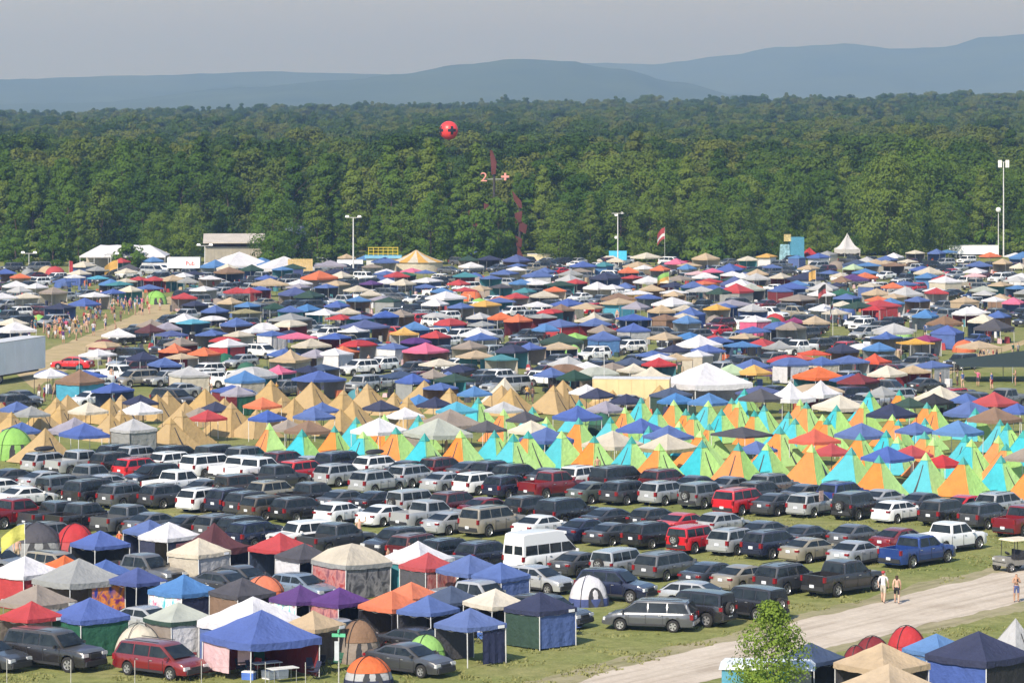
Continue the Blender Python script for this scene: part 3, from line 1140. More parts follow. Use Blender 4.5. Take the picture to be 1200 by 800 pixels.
def roof_box(t):
    m = MB()
    n = 10
    vs = []
    for i in range(7):
        u = i / 6 * 2 - 1
        k = (1 - abs(u) ** 3.2) ** .6
        for j in range(n):
            a = 2 * math.pi * j / n
            vs.append((u * .95, math.cos(a) * .42 * (.35 + .65 * k), math.sin(a) * .20 * (.35 + .65 * k)))
    fs = [(i * n + j, i * n + (j + 1) % n, (i + 1) * n + (j + 1) % n, (i + 1) * n + j) for i in range(6) for j in range(n)]
    fs += [tuple(range(n - 1, -1, -1)), tuple(range(6 * n, 7 * n))]
    m.add(vs, fs)
    obj("roof_box", m.mesh("roof_box", [TRIM], 60), t, (-.6, 0, 1.98))


def side_poster(t):
    m = MB()
    m.box((0, 0, 0), (.55, .02, .75))
    o = obj("cardboard_sign", m.mesh("cardboard_sign", [simple('cardboard_pink', (.62, .42, .36), .9, 0, .5, 8)]), t, (-.5, -1.0, 1.55))
# ================================================================== CANOPIES AND TENTS
def roof_mb(style, seed, N=10, valance=.26):
    """unit pop-up roof: half side 1 in x and y, eave at z 0, peak at z 1 (scaled later)"""
    rnd = random.Random(seed)
    off = Vector((seed * 3.1, seed * 1.7, 0))
    m = MB()
    for j in range(N + 1):
        for i in range(N + 1):
            u, v = i / N * 2 - 1, j / N * 2 - 1
            k = max(abs(u), abs(v))
            q = min(abs(u), abs(v)) / max(k, 1e-6)
            if style == 'tall':
                z = (1 - k) ** 1.75
            elif style == 'dome':
                z = 1 - k ** 1.9
            else:
                z = (1 - k) ** 1.08
            z -= 0.11 * math.sin(math.pi * (1 - k)) * (1 - q * q)
            z += noise.noise(Vector((u * 2.2, v * 2.2, 0)) + off) * 0.085 * (1 - k ** 4)
            z += -0.05 * (1 - q * q) * k ** 6
            m.v.append((u, v, z))
    for j in range(N):
        for i in range(N):
            a = j * (N + 1) + i
            # split each cell along the hip
            u, v = (i + .5) / N * 2 - 1, (j + .5) / N * 2 - 1
            if u * v > 0:
                m.f += [(a, a + 1, a + N + 2), (a, a + N + 2, a + N + 1)]
            else:
                m.f += [(a, a + 1, a + N + 1), (a + 1, a + N + 2, a + N + 1)]
            m.m += [0, 0]
    per = [(i, 0) for i in range(N)] + [(N, j) for j in range(N)] + [(i, N) for i in range(N, 0, -1)] + [(0, j) for j in range(N, 0, -1)]
    base = len(m.v)
    for (i, j) in per:
        x, y, z = m.v[j * (N + 1) + i]
        m.v.append((x * 1.005, y * 1.005, z - valance / .95 * (1 + rnd.uniform(-.10, .10))))
    P = len(per)
    for k in range(P):
        (i, j), (i2, j2) = per[k], per[(k + 1) % P]
        m.f.append((j * (N + 1) + i, base + k, base + (k + 1) % P, j2 * (N + 1) + i2))
        m.m.append(1)
    return m


ROOFS = {st: [roof_mb(st, s) for s in range(4)] for st in ('hip', 'tall', 'dome')}
ROOFMESH = {}
for st in ROOFS:
    ROOFMESH[st] = []
    for k, mb in enumerate(ROOFS[st]):
        ROOFMESH[st].append(mb.mesh("canopy_roof_%s_%d" % (st, k), [fabric('blue'), fabric('blue')], 24))
LEGM = MB().tube((0, 0, 0), (0, 0, 1), .028, .028, 6).mesh("canopy_leg", [STEEL])
LEGD = MB().tube((0, 0, 0), (0, 0, 1), .028, .028, 6).mesh("canopy_leg_dark", [DARKSTEEL])


def truss_mesh():
    m = MB()
    for sgn in (-1, 1):
        for t in (0, 1):
            for h0, h1 in ((-.30, -.05), (-.05, -.30)):
                for a, b in ((-.97, 0), (0, .97)):
                    p, q = (a, sgn * .97, h0), (b, sgn * .97, h1)
                    if t:
                        p, q = (p[1], p[0], p[2]), (q[1], q[0], q[2])
                    m.tube(p, q, .010, .010, 4, 0, False)
    return m.mesh("canopy_truss", [GALV])


TRUSS = truss_mesh()
LABELM = MB().box((0, 0, 0), (.42, .02, .15)).mesh("cloth_label", [simple('label_white', (.75, .75, .75), .7)])


def wall_mb(seed, w0=-1.0, w1=1.0, lean=0.0, n=16):
    m = MB()
    for j in range(4):
        for i in range(n + 1):
            u = i / n
            x = w0 + (w1 - w0) * u
            t = j / 3
            rip = .035 * math.sin(u * 21 + seed) * t + .02 * math.sin(u * 47 + seed * 2) * t
            m.v.append((x, rip + lean * t, -t))
    for j in range(3):
        for i in range(n):
            a = j * (n + 1) + i
            m.f.append((a, a + 1, a + n + 2, a + n + 1))
            m.m.append(0)
    return m


WALLS = {(k, ext): wall_mb(k, *ext).mesh("canopy_wall", [fabric('white')], 60) for k in range(3) for ext in ((-1, 1), (-1, 0.1), (-.2, 1))}


def place_canopy(x, y, size, colr, zone, rot=45.0, walls=(), style='hip', valc=None, eave=2.05, rise=None, detail=2, seed=0, oblong=1.0, label=None, extra_desc=''):
    rise = rise or (.30 * size if style != 'tall' else .42 * size)
    t = thing('pop_up_canopy', (x, y, 0), R(rot))
    t.rotation_euler = (R(random.uniform(-1.3, 1.3)), R(random.uniform(-1.3, 1.3)), R(rot))
    h = size / 2
    me = ROOFMESH[style][seed % 4]
    ro = obj("roof", me, t, (0, 0, eave), 0, (h * oblong, h, rise if style != 'dome' else rise * .95), fabric(colr))
    ro.material_slots[1].link = 'OBJECT'
    ro.material_slots[1].material = fabric(valc or colr)
    leg = LEGM if (seed % 3 and y < 300) or seed % 4 == 0 else LEGD
    if detail:
        for sx in (-1, 1):
            for sy in (-1, 1):
                obj("leg", leg, t, (sx * h * .965 * oblong, sy * h * .965, 0), 0, (1, 1, eave))
    if detail > 1 and seed % 3 == 0:
        obj("cloth_label", LABELM, t, (h * .70 * oblong, -h * 1.02, eave - .14))
    if detail > 1:
        obj("truss", TRUSS, t, (0, 0, eave - .02), 0, (h * oblong, h, 1))
    for wl in walls:
        side, wc = wl[0], wl[1]
        ext = wl[2] if len(wl) > 2 else (-1, 1)
        hh = wl[3] if len(wl) > 3 else 1.95
        rz, off = {'R': (0, (0, -h * .95)), 'L': (R(-90), (-h * .95 * oblong, 0)), 'B': (R(180), (0, h * .95)), 'K': (R(90), (h * .95 * oblong, 0))}[side]
        w = obj("wall_panel", WALLS[(seed % 3, ext)], t, (off[0], off[1], eave - .03), rz, (h * .95, 1, hh), cloth(wc))
    t['category'] = 'canopy'
    desc = colr + ' pop-up canopy' + extra_desc
    if valc and valc != colr:
        desc = colr + ' pop-up canopy with ' + valc + ' border'
    elif walls and not extra_desc:
        desc = colr + ' pop-up canopy with ' + walls[0][1] + ' side wall'
    elif style == 'tall' and not extra_desc:
        desc = colr + ' high-peaked canopy'
    if label:
        t['label'] = label
        t['group'] = 'canopies ' + zone
    item(t, desc, 'canopy', zone)
    return t


# pyramid tents: four panels and a cap
def pyr_panel(w=1.0):
    m = MB()
    n = 5
    for j in range(n + 1):
        t = j / n
        hw = (1 - t) * (1 - .10 * math.sin(math.pi * t)) + .012
        sag = .05 * math.sin(math.pi * t)
        for i in range(5):
            u = i / 4 * 2 - 1
            m.v.append((u * hw, -(1 - t) + sag + (.05 * (1 - u * u) * (1 - t) * math.sin(math.pi * (t + .15))), t))
    for j in range(n):
        for i in range(4):
            a = j * 5 + i
            m.f.append((a, a + 1, a + 6, a + 5))
            m.m.append(0)
    return m


PYR = pyr_panel().mesh("tent_panel", [fabric('canvas')], 40)


def cap_mesh():
    m = MB()
    m.add([(-.17, -.17, -.17), (.17, -.17, -.17), (.17, .17, -.17), (-.17, .17, -.17), (0, 0, .035)], [(0, 1, 4), (1, 2, 4), (2, 3, 4), (3, 0, 4)])
    return m.mesh("tent_cap", [fabric('canvas')])


CAPM = cap_mesh()


def zip_mesh():
    m = MB()
    for j in range(6):
        tt = j / 5 * .72
        y = -(1 - tt) + .05 * math.sin(math.pi * tt) + .05 * (1 - tt) * math.sin(math.pi * (tt + .15)) - .006
        w = .022 + .05 * (1 - tt) ** 3
        m.v += [(-w, y, tt), (w, y, tt)]
    for j in range(5):
        m.f.append((2 * j, 2 * j + 1, 2 * j + 3, 2 * j + 2))
        m.m.append(0)
    return m.mesh("zip_line", [fabric('mesh grey')])


ZIPM = zip_mesh()
PEGM = MB().box((0, 0, .05), (.10, .10, .10), 0, .5).mesh("peg_loop", [TRIM])
DOORM = MB().add([(-.02, 0, 0), (.42, -.02, 0), (0.03, .42, .52)], [(0, 1, 2)]).mesh("tent_door", [fabric('navy')])


def place_pyramid(x, y, base, h, left, right, capc, zone, rot=47.0, door=False, detail=True):
    t = thing('pyramid_tent', (x, y, 0), R(rot))
    hb = base / 2
    t.rotation_euler = (R(random.uniform(-2.5, 2.5)), R(random.uniform(-2.5, 2.5)), R(rot))
    cols = [right, right if left == right else left, left, left]
    # local -y side faces front right, local -x side faces front left
    for k, (ang, c) in enumerate(((0, right), (-90, left), (180, left), (90, right))):
        obj("panel", PYR, t, (0, 0, 0), R(ang), (hb, hb, h), fabric(c))
    if capc:
        obj("cap", CAPM, t, (0, 0, h), 0, (hb, hb, h), fabric(capc))
    if detail and random.random() < .55:
        obj("zip_line", ZIPM, t, (0, -.012, 0), R(random.choice([0, -90])) if left != right else 0, (hb, hb, h))
    if detail:
        for (sx, sy) in ((-1, -1), (1, -1), (-1, 1)):
            obj("peg_loop", PEGM, t, (sx * hb * 1.0, sy * hb * 1.0, 0))
    if door:
        m = MB()
        m.add([(-.12 * hb, -hb * 1.0, .05), (.30 * hb, -hb * 1.0, .05), (.12 * hb, -hb * .42, h * .60)], [(0, 1, 2)])
        d = obj("door_flap", m.mesh("door_flap", [fabric('navy')]), t, (0, -.03, 0), R(0))
    t['category'] = 'tent'
    if left == right:
        desc = 'tan canvas pyramid tent' if left == 'canvas' else left + ' pyramid tent'
    else:
        desc = left.replace('pyramid ', '') + ' and lime pyramid tent'
    item(t, desc, 'tent', zone)
    return t


def dome_mb(rx, ry, h, z0=0.0, z1=1.0, n=20, rings=8, sq=2.4):
    m = MB()
    for j in range(rings + 1):
        t = z0 + (z1 - z0) * j / rings
        rr = (max(0.0, 1 - t ** 2.1)) ** .52
        for i in range(n):
            a = 2 * math.pi * i / n
            c, s = math.cos(a), math.sin(a)
            k = (abs(c) ** sq + abs(s) ** sq) ** (-1 / sq)
            fl = 1 - .045 * math.sin(4 * a) ** 2 * (1 - t)
            m.v.append((rx * rr * k * c * fl, ry * rr * k * s * fl, h * t))
    for j in range(rings):
        for i in range(n):
            a, b = j * n + i, j * n + (i + 1) % n
            m.f.append((a, b, b + n, a + n))
            m.m.append(0)
    return m


def place_dome(x, y, rx, ry, h, body, fly, zone, rot=20.0, band=None, label=None, desc=None):
    t = thing('dome_tent', (x, y, 0), R(rot))
    obj("tent_body", dome_mb(rx, ry, h, 0, 1).mesh("tent_body", [fabric(body)], 50), t)
    if fly:
        obj("rain_fly", dome_mb(rx * 1.03, ry * 1.03, h * 1.03, .50, 1).mesh("rain_fly", [fabric(fly)], 50), t)
    if band:
        obj("skirt", dome_mb(rx * 1.025, ry * 1.025, h, 0, .26).mesh("skirt", [fabric(band)], 50), t)
    for a in (45, 135):
        m = MB()
        pts = []
        for k in range(13):
            u = k / 12 * 2 - 1
            r = abs(u)
            zz = h * 1.045 * (1 - (r ** 1.95)) ** .48 if r < 1 else 0
            pts.append(Vector((u * rx * 1.12 * math.cos(R(a)), u * ry * 1.12 * math.sin(R(a)), zz)))
        for p, q in zip(pts, pts[1:]):
            m.tube(p, q, .02, .02, 5, 0, False)
        obj("pole", m.mesh("pole", [DARKSTEEL]), t)
    m = MB()
    n = 8
    for k in range(n + 1):
        a = math.pi * k / n
        m.v.append((.42 * math.cos(a) * rx, -ry * 1.01 + .22 * math.sin(a) * ry, .03 + .62 * h * math.sin(a) ** .7))
    m.f.append(tuple(range(n + 1)))
    m.m.append(0)
    obj("door", m.mesh("door", [fabric('mesh grey' if body != 'dark grey' else 'light grey')]), t)
    t['category'] = 'tent'
    if label:
        t['label'] = label
        t['group'] = 'tents ' + zone
    item(t, desc or ((fly + ' and ' if fly and fly != body else '') + body + ' dome tent'), 'tent', zone)
    return t


# ------------------------------------------------------------------ camp furniture
def camp_chair(x, y, rz, colr, zone):
    t = thing('camp_chair', (x, y, 0), rz)
    m = MB()
    m.add([(-.26, -.24, .44), (.26, -.24, .46), (.26, .22, .40), (-.26, .22, .40), (0, 0, .36)], [(0, 1, 4), (1, 2, 4), (2, 3, 4), (3, 0, 4)])
    obj("seat", m.mesh("seat", [fabric(colr)]), t)
    m = MB()
    m.add([(-.27, .20, .42), (.27, .20, .42), (.29, .38, .92), (-.29, .38, .92), (0, .33, .66)], [(0, 1, 4), (1, 2, 4), (2, 3, 4), (3, 0, 4)])
    obj("backrest", m.mesh("backrest", [fabric(colr)]), t)
    for sx in (-1, 1):
        for (ya, yb, za, zb) in ((-.28, .24, 0, .46), (.26, -.24, 0, .46)):
            obj("leg", MB().tube((sx * .27, ya, za), (sx * .27, yb, zb), .014, .014, 5).mesh("leg", [DARKSTEEL]), t)
        obj("armrest", MB().box((sx * .31, -.04, .63), (.06, .44, .03)).mesh("armrest", [TRIM]), t)
    t['category'] = 'chair'
    item(t, colr + ' folding camp chair', 'chair', zone)


def cooler(x, y, rz, colr, zone):
    t = thing('cooler', (x, y, 0), rz)
    obj("box", MB().box((0, 0, .18), (.62, .36, .36), 0, 1.05).mesh("box", [simple('cooler_' + colr, lin(FAB[colr]), .5)]), t)
    obj("lid", MB().box((0, 0, .395), (.66, .40, .06), 0, .94).mesh("lid", [simple('cooler_lid', (.72, .72, .72), .5)]), t)
    obj("handle", MB().tube((-.34, 0, .30), (.34, 0, .30), .015, .015, 5).mesh("handle", [TRIM]), t)
    t['category'] = 'cooler'
    item(t, colr + ' cooler with white lid', 'cooler', zone)


def folding_table(x, y, rz, zone):
    t = thing('folding_table', (x, y, 0), rz)
    obj("tabletop", MB().box((0, 0, .73), (1.5, .7, .04)).mesh("tabletop", [simple('table_plastic', (.62, .62, .60), .6)]), t)
    for sx in (-1, 1):
        for sy in (-1, 1):
            obj("leg", MB().tube((sx * .62, sy * .28, 0), (sx * .62, sy * .28, .71), .018, .018, 5).mesh("leg", [GALV]), t)
    t['category'] = 'table'
    item(t, 'pale folding table', 'table', zone)


# ------------------------------------------------------------------ people
SKIN = [simple('skin_light', (.52, .32, .23), .6, 0, .05), simple('skin_tan', (.40, .23, .15), .6, 0, .05), simple('skin_dark', (.16, .085, .055), .6, 0, .05)]
HAIR = [simple('hair_brown', (.055, .032, .02), .7), simple('hair_blond', (.32, .22, .10), .7), simple('hair_black', (.015, .013, .012), .7)]
CLOTHES = ['white', 'black', 'navy', 'red', 'grey', 'teal', 'blue', 'pink', 'yellow', 'tan', 'green', 'purple', 'orange', 'cyan']


def body_mesh(name, pose, female=False):
    """one continuous skinned figure 1.75 m tall, facing -y"""
    hw = .145 if female else .125          # hip half width
    sw = .165 if female else .205
    P = {}
    P['pel'] = ((0, 0, .96), .135)
    P['waist'] = ((0, 0, 1.10), .115 if female else .13)
    P['chest'] = ((0, 0, 1.30), .145 if female else .16)
    P['neckb'] = ((0, .01, 1.47), .075)
    P['neck'] = ((0, 0, 1.53), .055)
    P['head'] = ((0, -.015, 1.635), .092)
    P['crown'] = ((0, 0, 1.715), .070)
    st = {'walk': (.24, -.20), 'stand': (.03, -.02), 'phone': (.02, .0), 'wave': (.03, .0)}[pose]
    for s, nm, f in ((1, 'L', st[0]), (-1, 'R', st[1])):
        P['hip' + nm] = ((s * hw * .75, 0, .90), .115)
        P['knee' + nm] = ((s * (hw * .75 + .01), -f * .55 - .02, .50), .068)
        P['shin' + nm] = ((s * (hw * .75 + .01), -f * .70 + .03, .30), .060)
        P['ank' + nm] = ((s * (hw * .75 + .01), -f + .06 * (f < 0) + .02, .09), .042)
        P['toe' + nm] = ((s * (hw * .75 + .03), -f - .13, .035), .038)
        P['sh' + nm] = ((s * sw, .01, 1.43), .062)
        if pose == 'wave' and s == 1:
            e, w_, h_ = (s * (sw + .20), -.06, 1.52), (s * (sw + .22), -.10, 1.76), (s * (sw + .22), -.11, 1.86)
        elif pose == 'phone':
            e, w_, h_ = (s * (sw + .07), -.05, 1.17), (s * .10, -.26, 1.26), (s * .04, -.30, 1.33)
        else:
            e, w_, h_ = (s * (sw + .06), f * .35 + .02, 1.16), (s * (sw + .05), f * .6 - .07, .93), (s * (sw + .04), f * .6 - .09, .84)
        P['elb' + nm] = (e, .046)
        P['wri' + nm] = (w_, .034)
        P['hand' + nm] = (h_, .038)
    E = [('pel', 'waist'), ('waist', 'chest'), ('chest', 'neckb'), ('neckb', 'neck'), ('neck', 'head'), ('head', 'crown')]
    for nm in 'LR':
        E += [('pel', 'hip' + nm), ('hip' + nm, 'knee' + nm), ('knee' + nm, 'shin' + nm), ('shin' + nm, 'ank' + nm), ('ank' + nm, 'toe' + nm), ('neckb', 'sh' + nm), ('sh' + nm, 'elb' + nm), ('elb' + nm, 'wri' + nm), ('wri' + nm, 'hand' + nm)]
    keys = list(P)
    me = bpy.data.meshes.new(name + "_skeleton")
    me.from_pydata([P[k][0] for k in keys], [(keys.index(a), keys.index(b)) for a, b in E], [])
    o = bpy.data.objects.new(name + "_skeleton", me)
    COL.objects.link(o)
    sk = o.modifiers.new("skin", 'SKIN')
    sk.use_smooth_shade = True
    for k, v in zip(keys, me.skin_vertices[0].data):
        v.radius = (P[k][1], P[k][1] * (.80 if k in ('chest', 'waist', 'pel') else 1.0))
        v.use_root = (k == 'pel')
    sb = o.modifiers.new("sub", 'SUBSURF')
    sb.levels = sb.render_levels = 1
    dg = bpy.context.evaluated_depsgraph_get()
    res = bpy.data.meshes.new_from_object(o.evaluated_get(dg))
    bpy.data.objects.remove(o)
    res.name = name
    res.materials.clear()
    for mt in (SKIN[0], fabric('white'), fabric('navy'), HAIR[0], TRIM):
        res.materials.append(mt)
    for p in res.polygons:
        c = p.center
        a = abs(c.x)
        mi = 0
        if c.z < .075:
            mi = 4
        elif .58 < c.z < 1.0 and a < sw + .005:
            mi = 2
        elif 1.0 <= c.z < 1.475 and (a < sw + .03 or (c.z > 1.27 and a < sw + .10)):
            mi = 1
        elif c.z > 1.66 or (c.z > 1.57 and c.y > .03):
            mi = 3
        p.material_index = mi
        p.use_smooth = True
    return res


POSES = [body_mesh('body_' + p + ('_f' if f else '_m'), p, f) for p, f in (('stand', False), ('walk', True), ('walk', False), ('stand', True), ('phone', True), ('wave', False))]


def person(x, y, rz, pose, top, bottom, skin=0, hair=0, height=1.72, bare=False, label=None, group=None):
    t = obj('person', POSES[pose], None, (x, y, 0), rz, (height / 1.77,) * 3, SKIN[skin])
    for i, mt in ((1, SKIN[skin] if bare else fabric(top)), (2, fabric(bottom)), (3, HAIR[hair])):
        t.material_slots[i].link = 'OBJECT'
        t.material_slots[i].material = mt
    t['category'] = 'person'
    if label:
        t['label'] = label
    if group:
        t['group'] = group
    return t


# ------------------------------------------------------------------ flags and poles
def flag_mb(w, h, seed=0, droop=.15):
    m = MB()
    n = 10
    for j in range(5):
        for i in range(n + 1):
            u, t = i / n, j / 4
            m.v.append((u * w * .94, .13 * w * math.sin(u * 7 + seed) * u + .04 * math.sin(t * 5 + seed), -t * h - droop * w * u * u))
    for j in range(4):
        for i in range(n):
            a = j * (n + 1) + i
            m.f.append((a, a + 1, a + n + 2, a + n + 1))
            m.m.append(j if i >= 0 else 0)
    return m


def flag_pole(px, py_top, py_base, colrs, fw, fh, rz, label, base_z=0.0, r=.035, seed=0, down=.1, droop=.15):
    b = at(px, py_base)
    h = b.y / F * (py_base - py_top)
    t = thing('flag_pole', b, 0, label, 'flag')
    obj("pole", MB().tube((0, 0, 0), (0, 0, h), r, r * .8, 7).mesh("pole", [STEEL], 60), t)
    mb = flag_mb(fw, fh, seed, droop)
    k = len(colrs)
    mb.m = [min(k - 1, int(mi * k / 4)) for mi in mb.m]
    obj("flag", mb.mesh("flag", [fabric(c) for c in colrs], 80), t, (0, 0, h - down), R(rz))
    return t
# ================================================================== LAYOUT (pixel of the top of each thing -> place on the field)
PL = []


def plan(x, y, ang, hx, hy, fn, fixed=False):
    PL.append([x, y, ang, hx, hy, fn, fixed])


def scale_at(y):
    return F / y


# --- parked vehicles: kind, colour, roof pixel, heading
AW, FW = 41, 127          # nose away to the right / nose toward the right
ROWS = 'in the open parking rows'
FRONT = 'in the front camp'
MID = 'among the pyramid tents'
FAR = 'in the crowded far camp'
S, H_, U, LU, BX, PK, MV = 'sedan', 'hatch', 'suv', 'large suv', 'boxy suv', 'pickup', 'minivan'
cars = [
    (PK, 'silver', 100, 523, AW), (U, 'silver', 62, 527, AW, roof_box), (U, 'black', 142, 527, AW), (U, 'silver', 172, 518, AW), (U, 'black', 147, 518, AW),
    (U, 'red', 172, 530, AW), (U, 'white', 210, 527, AW), (LU, 'white', 253, 529, AW), (PK, 'white', 288, 530, AW), (BX, 'black', 262, 518, AW),
    (U, 'black', 216, 519, AW), (U, 'grey', 296, 522, AW),
    (S, 'charcoal', 22, 548, AW), (S, 'silver', 60, 549, AW), (S, 'white', 8, 558, AW), (S, 'white', 46, 560, AW), (BX, 'dark grey', 82, 551, AW),
    (PK, 'grey', 104, 546, AW), (LU, 'black', 118, 559, AW), (U, 'dark grey', 154, 563, AW), (U, 'black', 203, 563, AW), (U, 'black', 170, 545, 222),
    (S, 'silver', 133, 551, AW), (PK, 'white', 213, 548, AW), (S, 'charcoal', 250, 559, AW), (U, 'white', 246, 569, AW), (U, 'black', 281, 568, AW), (BX, 'brown', 290, 553, AW),
    (PK, 'dark red', 22, 584, AW), (PK, 'charcoal', 74, 583, AW), (PK, 'black', 106, 583, AW), (PK, 'black', 155, 587, AW), (S, 'dark grey', 188, 598, AW),
    (S, 'charcoal', 228, 604, AW), (U, 'black', 270, 597, AW), (U, 'black', 296, 606, AW),
    (PK, 'white', 310, 529, AW), (U, 'maroon', 342, 525, AW), (PK, 'charcoal', 330, 540, AW), (U, 'red', 362, 538, AW), (S, 'silver', 372, 531, AW),
    (U, 'silver', 405, 540, AW), (LU, 'black', 408, 525, AW), (U, 'white', 450, 530, AW, roof_box), (U, 'silver', 448, 547, AW), (U, 'silver', 490, 543, AW),
    (S, 'charcoal', 485, 536, AW), (U, 'maroon', 525, 533, AW), (S, 'dark grey', 560, 541, AW), (U, 'black', 585, 537, AW), (S, 'silver', 528, 550, AW),
    (U, 'white', 570, 549, AW), (U, 'black', 602, 553, AW),
    (U, 'gold', 328, 560, AW), (PK, 'black', 370, 563, AW), (S, 'dark grey', 410, 572, AW), (S, 'black', 450, 572, AW), (BX, 'silver', 493, 569, AW),
    (U, 'maroon', 540, 573, AW), (S, 'dark red', 578, 582, AW), (U, 'bronze', 322, 578, AW), (U, 'black', 360, 577, AW), (H_, 'white', 405, 585, AW),
    (S, 'white', 458, 587, AW), (PK, 'silver', 508, 583, AW), (S, 'silver', 537, 596, AW), (LU, 'tan', 584, 590, AW), (U, 'black', 303, 571, AW),
    (U, 'black', 309, 606, AW), (BX, 'white', 348, 604, 232), (PK, 'black', 400, 610, AW), (U, 'charcoal', 457, 617, 222), (U, 'maroon', 497, 621, AW),
    (U, 'black', 535, 626, AW), (U, 'black', 577, 629, AW),
    (U, 'black', 613, 536, AW), (S, 'charcoal', 650, 545, AW), (U, 'white', 688, 543, AW), (LU, 'black', 733, 544, AW), (U, 'maroon', 785, 546, AW),
    (S, 'charcoal', 822, 555, AW), (S, 'grey', 865, 558, AW), (U, 'black', 897, 560, AW), (PK, 'dark red', 653, 550, AW), (S, 'grey green', 703, 563, AW),
    (U, 'charcoal', 742, 559, AW), (U, 'silver', 785, 560, AW), (BX, 'grey', 830, 562, AW), (LU, 'red', 874, 566, AW), (U, 'black', 628, 575, AW),
    (LU, 'black', 670, 580, AW), (S, 'charcoal', 722, 591, AW), (H_, 'black', 772, 591, AW), (S, 'red', 808, 599, AW), (H_, 'silver', 852, 595, AW),
    (S, 'white', 640, 601, AW), (S, 'navy', 692, 605, AW), (S, 'charcoal', 727, 608, AW), (U, 'black', 772, 607, AW), (BX, 'red', 820, 610, AW),
    ('high-top van', 'white', 645, 618, AW), (S, 'charcoal', 686, 642, AW), (BX, 'silver', 734, 637, AW), (MV, 'dark grey', 788, 641, AW), (S, 'charcoal', 842, 655, AW),
    (S, 'charcoal', 915, 575, AW), (U, 'silver', 957, 573, AW, side_poster), (U, 'blue', 993, 561, AW), (BX, 'black', 1009, 574, AW), (S, 'silver', 1041, 570, AW),
    (H_, 'white', 1058, 583, AW), (S, 'charcoal', 1089, 574, AW), (S, 'red', 1140, 577, AW), (U, 'silver', 1179, 573, AW), (U, 'black', 1113, 582, AW),
    (U, 'black', 1161, 586, AW), (PK, 'dark red', 1206, 590, AW), (S, 'dark grey', 903, 606, AW), (U, 'silver', 868, 614, AW), (U, 'navy', 912, 618, AW),
    (S, 'charcoal', 951, 611, AW), (S, 'black', 1008, 612, AW), (S, 'gold', 957, 627, AW), (S, 'silver', 1009, 631, AW), (S, 'dark red', 1062, 617, AW),
    (PK, 'blue', 1080, 623, AW), (PK, 'white', 1117, 607, AW), (S, 'tan', 879, 658, AW), (U, 'charcoal', 930, 657, AW), (PK, 'black', 994, 654, AW),
    (U, 'grey', 915, 556, AW), (S, 'dark grey', 950, 562, AW),
]
front_cars = [
    (MV, 'grey', 64, 608, AW), (U, 'tan', 76, 642, FW), (PK, 'dark grey', 174, 648, FW), (S, 'charcoal', 272, 666, FW), (S, 'grey', 3, 641, FW),
    (S, 'grey', 85, 691, FW), (S, 'silver', 180, 709, FW), (LU, 'black', 72, 736, 124), (MV, 'dark red', 196, 750, 126), (S, 'charcoal', -6, 746, FW),
    (S, 'charcoal', 545, 647, AW), (H_, 'pale blue', 360, 671, FW), (S, 'charcoal', 287, 668, FW), (PK, 'silver', 566, 680, FW), (S, 'black', 498, 733, 124),
    (S, 'charcoal', 488, 754, 125), (S, 'silver', 405, 723, FW), (H_, 'silver', 638, 662, FW), (U, 'navy', 730, 667, 122), (U, 'charcoal', 652, 690, 122),
    (MV, 'dark grey', 753, 697, -72), (BX, 'black', 806, 690, -55), (H_, 'silver', 830, 683, 120), (BX, 'black', 868, 679, -48),
]
cnt = 0
for zone, lst in ((ROWS, cars), (FRONT, front_cars)):
    for rec in lst:
        kd, c, px, py, hd = rec[:5]
        ex = rec[5] if len(rec) > 5 else None
        sp = CAR[kd]
        if c == 'black' and random.random() < .30:
            c = random.choice(['charcoal', 'dark grey', 'navy'])
        p = at(px, py + 1.5, sp['H'])
        hd2 = hd + random.uniform(-4, 4)
        dv = Vector((math.sin(R(hd2)), math.cos(R(hd2))))
        x, y = p.x - dv.x * .45, p.y - dv.y * .45
        plan(x, y, R(90 - hd2), sp['L'] / 2 + .15, sp['W'] / 2 + .18,
             lambda X, Y, kd=kd, c=c, hd2=hd2, zone=zone, ex=ex: place_car(kd, c, X, Y, hd2, zone, True, ex))


# --- canopies: peak x, peak y, left x, right x, colour, options
def canopy_plan(px, py, x0, x1, colr, zone, detail=2, **kw):
    rot = kw.pop('rot', 45 + random.uniform(-7, 7))
    guess = at(px, py, 3.0)
    size = (x1 - x0) / scale_at(guess.y) / (abs(math.cos(R(rot))) + abs(math.sin(R(rot))))
    size = max(2.4, min(6.5, size))
    eave = kw.get('eave', 2.05)
    style = kw.get('style', 'hip')
    rise = kw.get('rise') or (.30 * size if style != 'tall' else .42 * size)
    p = at(px, py, eave + rise)
    size = (x1 - x0) / scale_at(p.y) / (abs(math.cos(R(rot))) + abs(math.sin(R(rot))))
    size = max(2.4, min(6.5, size))
    sd = random.randrange(100)
    kw.setdefault('seed', sd)
    cx = p.x * .6 + ((x0 + x1) / 2 - 600) / F * p.y * .4
    plan(cx, p.y, R(rot), size / 2 * .86, size / 2 * .86,
         lambda X, Y: place_canopy(X, Y, size, colr, zone, rot, detail=detail, **kw))


